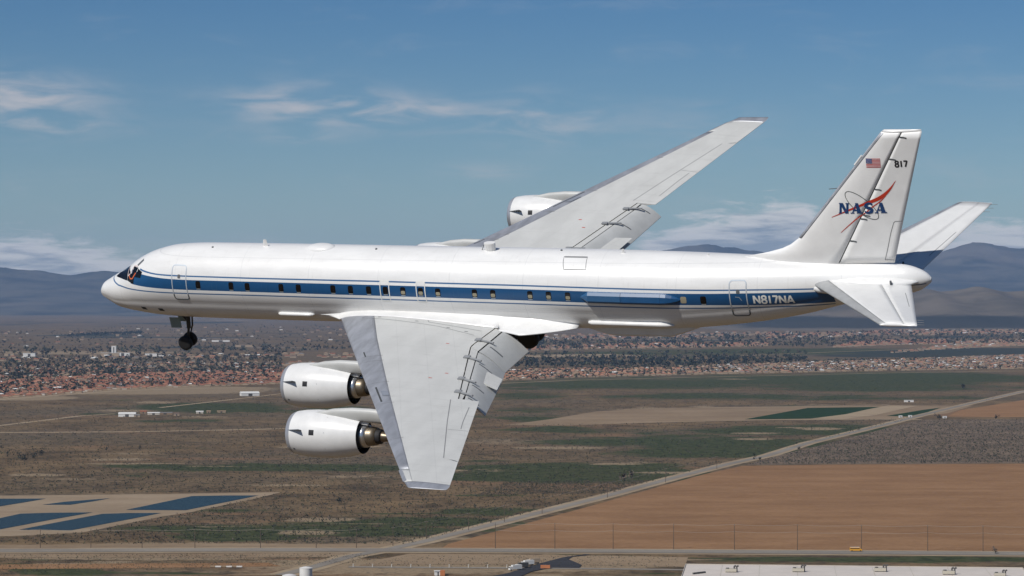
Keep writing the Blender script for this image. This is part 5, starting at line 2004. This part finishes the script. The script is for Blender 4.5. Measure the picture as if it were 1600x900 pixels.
# creosote and saltbush over the near plain
SX, SY, SH, SK = [], [], [], []
NOGO = [[(690, 857), (800, 820), (1000, 766), (1160, 727), (1700, 723), (1700, 867)], [(-100, 774), (440, 769), (300, 801), (130, 833), (-100, 848)],
        [(790, 664), (930, 642), (1120, 635), (1520, 632), (1440, 651), (1330, 657), (1000, 662)]]
for poly, n, h, mix in (
        ([(-20, 850), (640, 850), (1100, 732), (1250, 695), (1580, 618), (1620, 590), (800, 605), (-20, 632)], 30000, (.9, 2.5), (.40, .35, .25)),
        ([(1170, 726), (1290, 694), (1440, 657), (1640, 655), (1640, 723)], 9000, (1.0, 2.6), (.35, .30, .35)),
        ([(0, 720), (70, 720), (70, 700), (0, 700)], 40, (2.5, 4.5), (1, 0, 0)),
        ([(740, 775), (960, 770), (1000, 752), (800, 752)], 2600, (1.0, 1.8), (.1, .3, .6)),
        ([(1500, 856), (1620, 862), (1620, 845), (1540, 848)], 240, (1.5, 3.5), (.2, .6, .2)),
        ([(-20, 900), (560, 880), (620, 866), (-20, 866)], 2400, (.5, 1.2), (.3, .5, .2)),
        ([(560, 884), (1060, 887), (1060, 868), (640, 868)], 900, (.5, 1.1), (.3, .5, .2))):
    X, Y, hh, kk = scatter(poly, n, h, mix)
    U, Vv = 800 + FPX * X / Y, V_of_Y(Y)
    ok = np.ones(len(X), bool)
    for ng in NOGO:
        ok &= ~in_poly(U, Vv, ng)
    SX.append(X[ok])
    SY.append(Y[ok])
    SH.append(hh[ok])
    SK.append(kk[ok])
SX, SY, SH, SK = map(np.concatenate, (SX, SY, SH, SK))
tuft_mass("desert_scrub", SX, SY, SH, SK, LEAF, "low grey-brown desert scrub dotted over the near plain", "scrub", 5)

# lone trees one can pick out
LONE = [(976, 752, 13, 2, "pale bare tree at the edge of the diagonal road"), (1505, 609, 13, 0, "dark round tree standing beside the upper end of the diagonal road"),
        (1468, 656, 9, 0, "dark tree on the boundary between scrub and upper fields"), (1178, 718, 6, 0, "small dark bush on the roadside above the ploughed field"),
        (1187, 720, 5, 0, "smaller bush beside the dark roadside one"), (1248, 704, 5, 0, "bush on the right verge of the diagonal road"), (38, 722, 9, 0, "dark tree clump standing alone at far left"),
        (12, 714, 6, 0, "small dark tree at the left frame edge"), (64, 712, 6, 0, "small tree right of the dark far-left clump"), (166, 705, 6, 0, "lone bush above the left ponds"),
        (218, 703, 5, 0, "second lone bush above the left ponds"), (530, 788, 7, 0, "dark bush on the plain under the engines"), (1555, 866, 5, 2, "bare roadside tree right of the poles"),
        (1329, 674, 6, 1, "olive bush on the diagonal road near the crop field"), (1342, 673, 5, 1, "olive bush right beside another on the diagonal road"), (1556, 655, 8, 0, "dark shrub on the scrub boundary at right")]
for u, v, h, k, lab in LONE:
    p = G(u, v)
    add_tree(p.x, p.y, h, k, lab, "lone trees and bushes on the plain", "lone_tree")

# ------------------------------------------------------------------ poles and wires
M_WOOD = pmat("weathered_pole_wood", (0.10, 0.072, 0.05), .9)
M_WIRE = pmat("aluminium_cable", (0.42, 0.36, 0.29), .5, metal=.3)
M_INS = pmat("insulator_ceramic", (0.35, 0.33, 0.3), .4)


def pole_meshes(h):
    V, F = [], []
    tube(V, F, (0, 0, 0), (0, 0, h), .30, .20, 8)
    post = mesh_data("post", V, F, M_WOOD)
    V, F = [], []
    box(V, F, (0, 0, h - 1.0), (.24, 3.6, .26))
    arm = mesh_data("crossarm", V, F, M_WOOD)
    V, F = [], []
    for d in (-1.6, -.7, .7, 1.6):
        tube(V, F, (0, d, h - .87), (0, d, h - .45), .09, .07, 6)
    ins = mesh_data("insulator", V, F, M_INS)
    return post, arm, ins


PM = {h: pole_meshes(h) for h in (20.5, 15.5)}


def add_pole(u, v, h, label, group, rz=0.0):
    p = G(u, v)
    e = empty("utility_pole", (p.x, p.y, 0), rz)
    for nm, me in zip(("post", "crossarm", "insulator_set"), PM[h]):
        link(nm, me, e)
    tag(e, label, "utility pole", group)
    return p


def cable(label, pts, h, sag):
    V, F = [], []
    for a, b in zip(pts[:-1], pts[1:]):
        n = 8
        prev = None
        for k in range(n + 1):
            t = k / n
            q = a.lerp(b, t)
            q = Vector((q.x, q.y, h - sag * 4 * t * (1 - t)))
            if prev is not None:
                tube(V, F, prev, q, .10, .10, 4, False)
            prev = q
    o = mk("overhead_cable", V, F, M_WIRE)
    tag(o, label, "cable", "cables strung between the poles")


right_u = [774, 867, 958, 1052.5, 1147.5, 1246, 1346, 1449.5, 1536, 1640]
left_u = [-20, 63, 142, 222, 304.5, 407, 494, 557]
pr = []
ords = ("first", "second", "third", "fourth", "fifth", "sixth", "seventh", "eighth", "ninth", "tenth")
for i, u in enumerate(right_u):
    pr.append(add_pole(u, 857.0 + (u - 800) * .0062, 20.5, "%s wooden pole from the left along the ploughed field" % ords[i], "poles along the ploughed field"))
pl = []
for i, u in enumerate(left_u):
    pl.append(add_pole(u, 856.3, 15.5, "%s wooden pole from the left on the road below the ponds" % ords[i], "poles along the left road"))
cable("pale cable sagging along the ploughed field poles", [Vector((p.x, p.y, 0)) for p in pr], 14.6, .9)
cable("top cable along the ploughed field poles", [Vector((p.x + .0, p.y + 1.6, 0)) for p in pr], 20.1, .9)
cable("cable along the left road poles", [Vector((p.x, p.y, 0)) for p in pl], 15.0, .9)
dp = []
for i, (u, v) in enumerate(((614, 853), (666, 843), (732, 829), (788, 816), (847, 803), (949, 778), (1040, 754), (1120, 733))):
    dp.append(add_pole(u, v, 15.5, "%s pole from the crossroads along the diagonal road" % ords[i], "poles along the diagonal road", .9))
cable("cable along the diagonal road", [Vector((p.x, p.y, 0)) for p in dp], 15.0, .9)

# ------------------------------------------------------------------ buildings and vehicles close to the camera's lower edge
M_ROOFW = pmat("warehouse_roof_membrane", (0.60, 0.54, 0.48), .9, vary=.08, vscale=.05)
M_WALLW = pmat("warehouse_wall", (0.48, 0.43, 0.37), .85, vary=.06, vscale=.1)
M_UNIT = pmat("rooftop_unit_paint", (0.46, 0.42, 0.34), .6)
M_DUCT = pmat("rooftop_duct_dark", (0.07, 0.065, 0.06), .7)
M_WHITEB = pmat("white_shed_paint", (0.66, 0.65, 0.62), .6)
M_YEL = pmat("school_bus_yellow", (0.62, 0.30, 0.02), .45)
M_ORB2 = pmat("rust_orange_paint", (0.45, 0.16, 0.06), .7)


def warehouse():
    hb = 9.0
    a, b = G(1071, 881.5, hb), G(1598, 887.2, hb)
    d = Vector((b.x - a.x, b.y - a.y, 0)).normalized()
    n = Vector((d.y, -d.x, 0))
    depth = 160.0
    e = empty("warehouse", (a.x, a.y, 0), math.atan2(d.y, d.x))
    L = (b - a).length
    tag(e, "long flat-roofed pale warehouse at the lower right edge", "building")
    V, F = [], []
    box(V, F, (L / 2, -depth / 2, hb / 2 - .25), (L, depth, hb - .5))
    mk("wall", V, F, M_WALLW, e)
    V, F = [], []
    box(V, F, (L / 2, -depth / 2, hb - .45), (L - 1, depth - 1, .5))
    rf = mk("roof", V, F, M_ROOFW, e)
    for c, s in (((L / 2, -.2, hb - .1), (L, .4, .9)), ((.2, -depth / 2, hb - .1), (.4, depth - .8, .9)), ((L - .2, -depth / 2, hb - .1), (.4, depth - .8, .9))):
        V, F = [], []
        box(V, F, c, s)
        mk("parapet", V, F, M_WALLW, rf)
    # roof seams
    for k in range(1, 9):
        V, F = [], []
        box(V, F, (L * k / 9, -depth / 2, hb - .18), (.35, depth - 2, .06))
        mk("roof_seam", V, F, M_UNIT, rf)
    def unit(u, v, s, kind):
        p = G(u, v, hb)
        q = Vector((p.x - a.x, p.y - a.y, 0))
        x, y = q.dot(d), -q.dot(n)
        r = empty("rooftop_unit", (p.x, p.y, hb - .2), math.atan2(d.y, d.x))
        tag(r, kind, "air handler", "air handlers on the warehouse roof")
        V, F = [], []
        box(V, F, (0, 0, 1.4 * s), (7.5 * s, 4.5 * s, 1.9 * s))
        mk("casing", V, F, M_UNIT, r)
        V, F = [], []
        for dx in (-3.2, 3.2):
            for dy in (-1.8, 1.8):
                box(V, F, (dx * s, dy * s, .25 * s), (.4, .4, .5 * s))
        mk("stand", V, F, M_DUCT, r)
        for dx in (2.2, 3.9):
            V, F = [], []
            tube(V, F, (dx * s, .5, .2), (dx * s, .5, 4.0 * s), .55 * s, .5 * s, 10)
            tube(V, F, (dx * s, .5, 3.8 * s), ((dx + 1.2) * s, .5, 4.3 * s), .55 * s, .6 * s, 10)
            mk("vent_stack", V, F, M_DUCT, r)
        V, F = [], []
        tube(V, F, (-2.2 * s, 0, 2.3 * s), (-2.2 * s, 0, 2.9 * s), 1.1 * s, 1.0 * s, 14)
        mk("fan_housing", V, F, M_DUCT, r)
    unit(1142, 893.5, 1.05, "leftmost air handler on the warehouse roof")
    unit(1247, 893, 1.1, "second air handler from the left on the warehouse roof")
    unit(1375, 892.5, 1.1, "third air handler from the left on the warehouse roof")
    unit(1482, 897, 1.1, "fourth air handler from the left on the warehouse roof")
    unit(1562, 900, 1.0, "rightmost air handler on the warehouse roof")
    p = G(1083, 897, hb)
    V, F = [], []
    tube(V, F, (0, 0, 0), (9, 9, 0), .7, .7, 8)
    o = mk("rooftop_duct", V, F, M_DUCT)
    o.location = (p.x, p.y, hb + .4)
    tag(o, "dark slanting duct on the warehouse roof corner", "duct")


warehouse()


def shed(name, u, v, w, d, h, rh, wm, rm, label, cat="building", rz=0.1, group=None):
    p = G(u, v)
    w, d, h, rh = w * .68, d * .68, h * .8, rh * .7
    V, F, mi = house_geo(w, d, h, rh, False)
    e = empty(name, (p.x, p.y, 0), rz)
    wf = [f for f, m in zip(F, mi) if m == 0]
    rf = [f for f, m in zip(F, mi) if m == 1]
    mk("wall", V[:8], wf, wm, e)
    ro = mk("roof", V[8:], [tuple(q - 8 for q in f) for f in rf], rm, e)
    V2, F2 = [], []
    box(V2, F2, (0, -d / 2 - .04, h * .42), (w * .22, .08, h * .84))
    mk("door", V2, F2, M_DUCT, e)
    # gable ends
    i = [(-w / 2, -d / 2, h), (-w / 2, d / 2, h), (-w / 2, 0, h + rh * .96), (w / 2, -d / 2, h), (w / 2, d / 2, h), (w / 2, 0, h + rh * .96)]
    mk("gable", i, [(0, 2, 1), (3, 4, 5)], wm, e)
    tag(e, label, cat, group)
    return e


G_F = "buildings of the farm on the plain"
shed("farm_barn", 199, 651, 42, 22, 6, 4, M_WHITEB, ROOF[5], "largest white barn of the farm cluster", rz=.05, group=G_F)
shed("farm_shed", 214, 651.5, 14, 12, 4, 2, WALL[0], ROOF[4], "small cream shed right of the largest barn", group=G_F)
shed("farm_house", 224, 646, 16, 12, 4, 3, WALL[1], ROOF[0], "orange-roofed farmhouse behind the sheds", "house", group=G_F)
shed("farm_shed", 240, 648, 30, 10, 4, 2, WALL[2], ROOF[5], "long white shed in the middle of the farm", group=G_F)
shed("farm_shed", 258, 647.5, 36, 10, 3.5, 1.6, WALL[1], ROOF[4], "long grey-roofed shed right of the middle of the farm", group=G_F)
shed("farm_house", 276, 649.5, 14, 12, 4, 3, WALL[0], ROOF[3], "brown-roofed house at the right of the farm", "house", group=G_F)
shed("farm_shed", 312, 646, 18, 10, 4, 2, WALL[2], ROOF[5], "small white shed apart from the farm on the right", group=G_F)
shed("farm_shed", 326, 645.5, 10, 10, 4, 2, WALL[1], ROOF[2], "tiny tan-roofed shed farthest right of the farm", group=G_F)
shed("farm_shed", 346, 644.5, 22, 8, 3, 1.5, WALL[0], ROOF[2], "low tan shed at the farm track's end", group=G_F)
shed("long_hangar", 390, 618.5, 55, 26, 7, 5, M_WHITEB, ROOF[5], "white hall standing alone below the town", rz=.3)
shed("white_trailer", 1420, 628.2, 26, 9, 4, 1, M_WHITEB, ROOF[5], "lone white trailer on the plain below the tailplane", "trailer", .02)
shed("white_hut", 1407, 652.5, 8, 6, 3.5, 1, M_WHITEB, ROOF[5], "left small white hut beside the diagonal road", "hut", .1)
shed("white_hut", 1422, 652.0, 8, 6, 3.5, 1, M_WHITEB, ROOF[5], "right small white hut beside the diagonal road", "hut", .1)
shed("white_hut", 1476, 653.5, 9, 6, 3.5, 1, M_WHITEB, ROOF[5], "small white hut near the dark boundary tree", "hut", .1)
G_A = "sheds on the far airfield"
for k, (u, v, w, d, h, lab) in enumerate(((46, 557, 60, 30, 14, "pale far-off hangar at the left edge of town"), (15, 556, 50, 30, 10, "low pale building left of the far hangar"), (178, 555, 24, 24, 42, "tall pale block rising from the far trees"),
                                          (172, 558, 90, 30, 18, "wide pale building below the tall block"), (192, 556.5, 70, 30, 16, "pale building right of the tall block"), (145, 559, 40, 24, 12, "small white building left of the tall block"),
                                          (236, 557, 60, 26, 12, "pale building far right of the tall block"), (380, 542, 120, 30, 10, "far white shed right of the nose wheel"), (345, 534, 120, 30, 10, "farther white shed by the nose wheel"))):
    shed("far_building", u, v, w, d, h, 1, WALL[0] if k % 2 else M_WHITEB, ROOF[5] if k % 3 == 0 else ROOF[2], lab, group=G_A, rz=.08)


def wheels(e, xs, y, r):
    for x in xs:
        for s in (-1, 1):
            V, F = [], []
            tube(V, F, (x, s * y - .14, r), (x, s * y + .14, r), r, r, 14)
            mk("wheel", V, F, M_TYRE, e)


def bus(u, v):
    p = G(u, v)
    e = empty("school_bus", (p.x, p.y, .46), .0)
    tag(e, "small yellow-orange bus driving on the road by the ploughed field", "bus")
    prof = [(-4.6, .55), (-4.6, 2.9), (-4.3, 3.15), (3.0, 3.15), (3.3, 2.9), (3.5, 1.9), (4.7, 1.75), (4.85, 1.4), (4.85, .55)]
    V, F = loft([[(x, y, z) for x, z in prof] for y in (-1.2, 1.2)])
    mk("body", V, F, M_YEL, e, fix=True)
    V, F = [], []
    box(V, F, (-.7, 0, 2.3), (7.4, 2.44, .62))
    mk("window_band", V, F, M_PANE, e)
    V, F = [], []
    box(V, F, (-.6, 0, 3.22), (7.2, 2.1, .16))
    mk("roof", V, F, M_WHITEB, e)
    wheels(e, (-3, 3.6), 1.1, .5)


bus(1337, 862.3)


def truck(u, v, rz, label, boxm):
    p = G(u, v)
    e = empty("box_truck", (p.x, p.y, .5), rz)
    tag(e, label, "truck", "trucks parked on the dark apron")
    V, F = [], []
    box(V, F, (1.2, 0, 2.4), (8.0, 2.6, 3.0))
    mk("cargo_box", V, F, boxm, e)
    prof = [(-5.2, .5), (-5.2, 1.6), (-4.8, 2.9), (-3.0, 2.95), (-3.0, .5)]
    V, F = loft([[(x, y, z) for x, z in prof] for y in (-1.2, 1.2)])
    c = mk("cab", V, F, M_WHITEB, e, fix=True)
    V, F = [], []
    box(V, F, (-5.02, 0, 2.2), (.3, 2.2, .8))
    mk("windscreen", V, F, M_PANE, c)
    V, F = [], []
    box(V, F, (0, 0, .75), (10.2, 1.0, .3))
    mk("chassis", V, F, M_DUCT, e)
    wheels(e, (-4.1, 2.8, 4.0), 1.1, .5)


truck(805, 892, .55, "white truck nearest the camera on the dark apron", M_WHITEB)
truck(815, 888.5, .5, "dark-sided truck in the middle of the apron row", M_DUCT)
truck(824, 884.5, .5, "white truck in the row's upper middle", M_WHITEB)
truck(833, 881.5, .45, "pale truck farthest along the apron row", WALL[0])
V, F = [], []
box(V, F, (0, 0, 1.1), (7, 2.4, 2.2))
p = G(852, 888.6)
o = mk("steel_container", V, F, M_ORB2)
o.location = (p.x, p.y, .45)
tag(o, "rust-orange container lying by the dark apron", "container")


def tank(u, v, r, h, label):
    p = G(u, v)
    e = empty("storage_tank", (p.x, p.y, 0))
    tag(e, label, "tank")
    V, F = [], []
    tube(V, F, (0, 0, 0), (0, 0, h), r, r, 40)
    mk("shell", V, F, M_WHITEB, e, fix=True)
    loops = [[(q * math.cos(a), q * math.sin(a), z) for a in np.linspace(0, 2 * math.pi, 33)[:-1]] for q, z in ((r + .15, h), (r + .15, h + .2), (r * .5, h + .9), (.3, h + 1.2))]
    mk("roof", *loft(loops), M_WHITEB, e, fix=True)
    V, F = [], []
    for k in range(9):
        box(V, F, (r * .72, -r * .72, .5 + k * h / 9), (.6, .1, .1))
    mk("ladder", V, F, M_DUCT, e)


tank(478, 903, 4.6, 7.0, "white cylindrical storage tank at the bottom edge")
tank(452, 905, 5.0, 2.6, "lower white tank left of the cylindrical one")
shed("pump_house", 684, 899, 6.5, 6, 4, .6, M_WHITEB, ROOF[5], "small white hut with an orange end at the bottom edge", "hut", .15)
V, F = [], []
box(V, F, (0, 0, 1.8), (3.4, 5.4, 3.6))
p = G(691.5, 899)
o = mk("steel_container", V, F, M_ORB2)
o.location = (p.x, p.y, 0)
tag(o, "rust-orange crate standing against the small white hut", "container")
for k, u in enumerate((333, 341, 349, 358, 366, 374)):
    p = G(u, 886.6 + (k % 2) * .4)
    V, F = [], []
    box(V, F, (0, 0, .9), (4.2, 1.3, .9))
    e = mk("pipe_stack", V, F, (M_BERM, M_WHITEB)[k % 2])
    e.location = (p.x, p.y, 0)
    V, F = [], []
    for dx in (-1.7, 1.7):
        box(V, F, (dx, 0, .22), (.3, 1.2, .44))
    mk("trestle", V, F, M_DUCT, e)
    tag(e, "%s pale stacked block from the left in the row at bottom left" % ords[k], "stack", "row of pale stacks")
# fence posts along the service road
M_POST = pmat("fence_post_white", (0.55, 0.52, 0.46), .7)
pm = None
for k in range(11):
    p = G(552 + k * 30.0, 886.2 + k * .17)
    if pm is None:
        V, F = [], []
        tube(V, F, (0, 0, 0), (0, 0, 2.2), .35, .3, 6)
        box(V, F, (0, 0, 2.3), (.9, .9, .3))
        pm = mesh_data("marker_post", V, F, M_POST)
    o = link("marker_post", pm)
    o.location = (p.x, p.y, 0)
    tag(o, "short white marker post beside the service road", "post", "marker posts beside the service road")

# ------------------------------------------------------------------ the hazy air
def haze():
    m = bpy.data.materials.new("hazy_air")
    m.use_nodes = True
    t = m.node_tree
    t.nodes.clear()
    out = t.nodes.new('ShaderNodeOutputMaterial')
    v = t.nodes.new('ShaderNodeVolumePrincipled')
    v.inputs['Color'].default_value = (0.40, 0.62, 1.0, 1)
    v.inputs['Density'].default_value = 1.5e-5
    v.inputs['Anisotropy'].default_value = 0.0
    t.links.new(v.outputs[0], out.inputs['Volume'])
    V, F = [], []
    box(V, F, (0, 12000, 700), (150000, 76000, 1440))
    o = mk("haze", V, F, m)
    tag(o, kind="stuff")


haze()
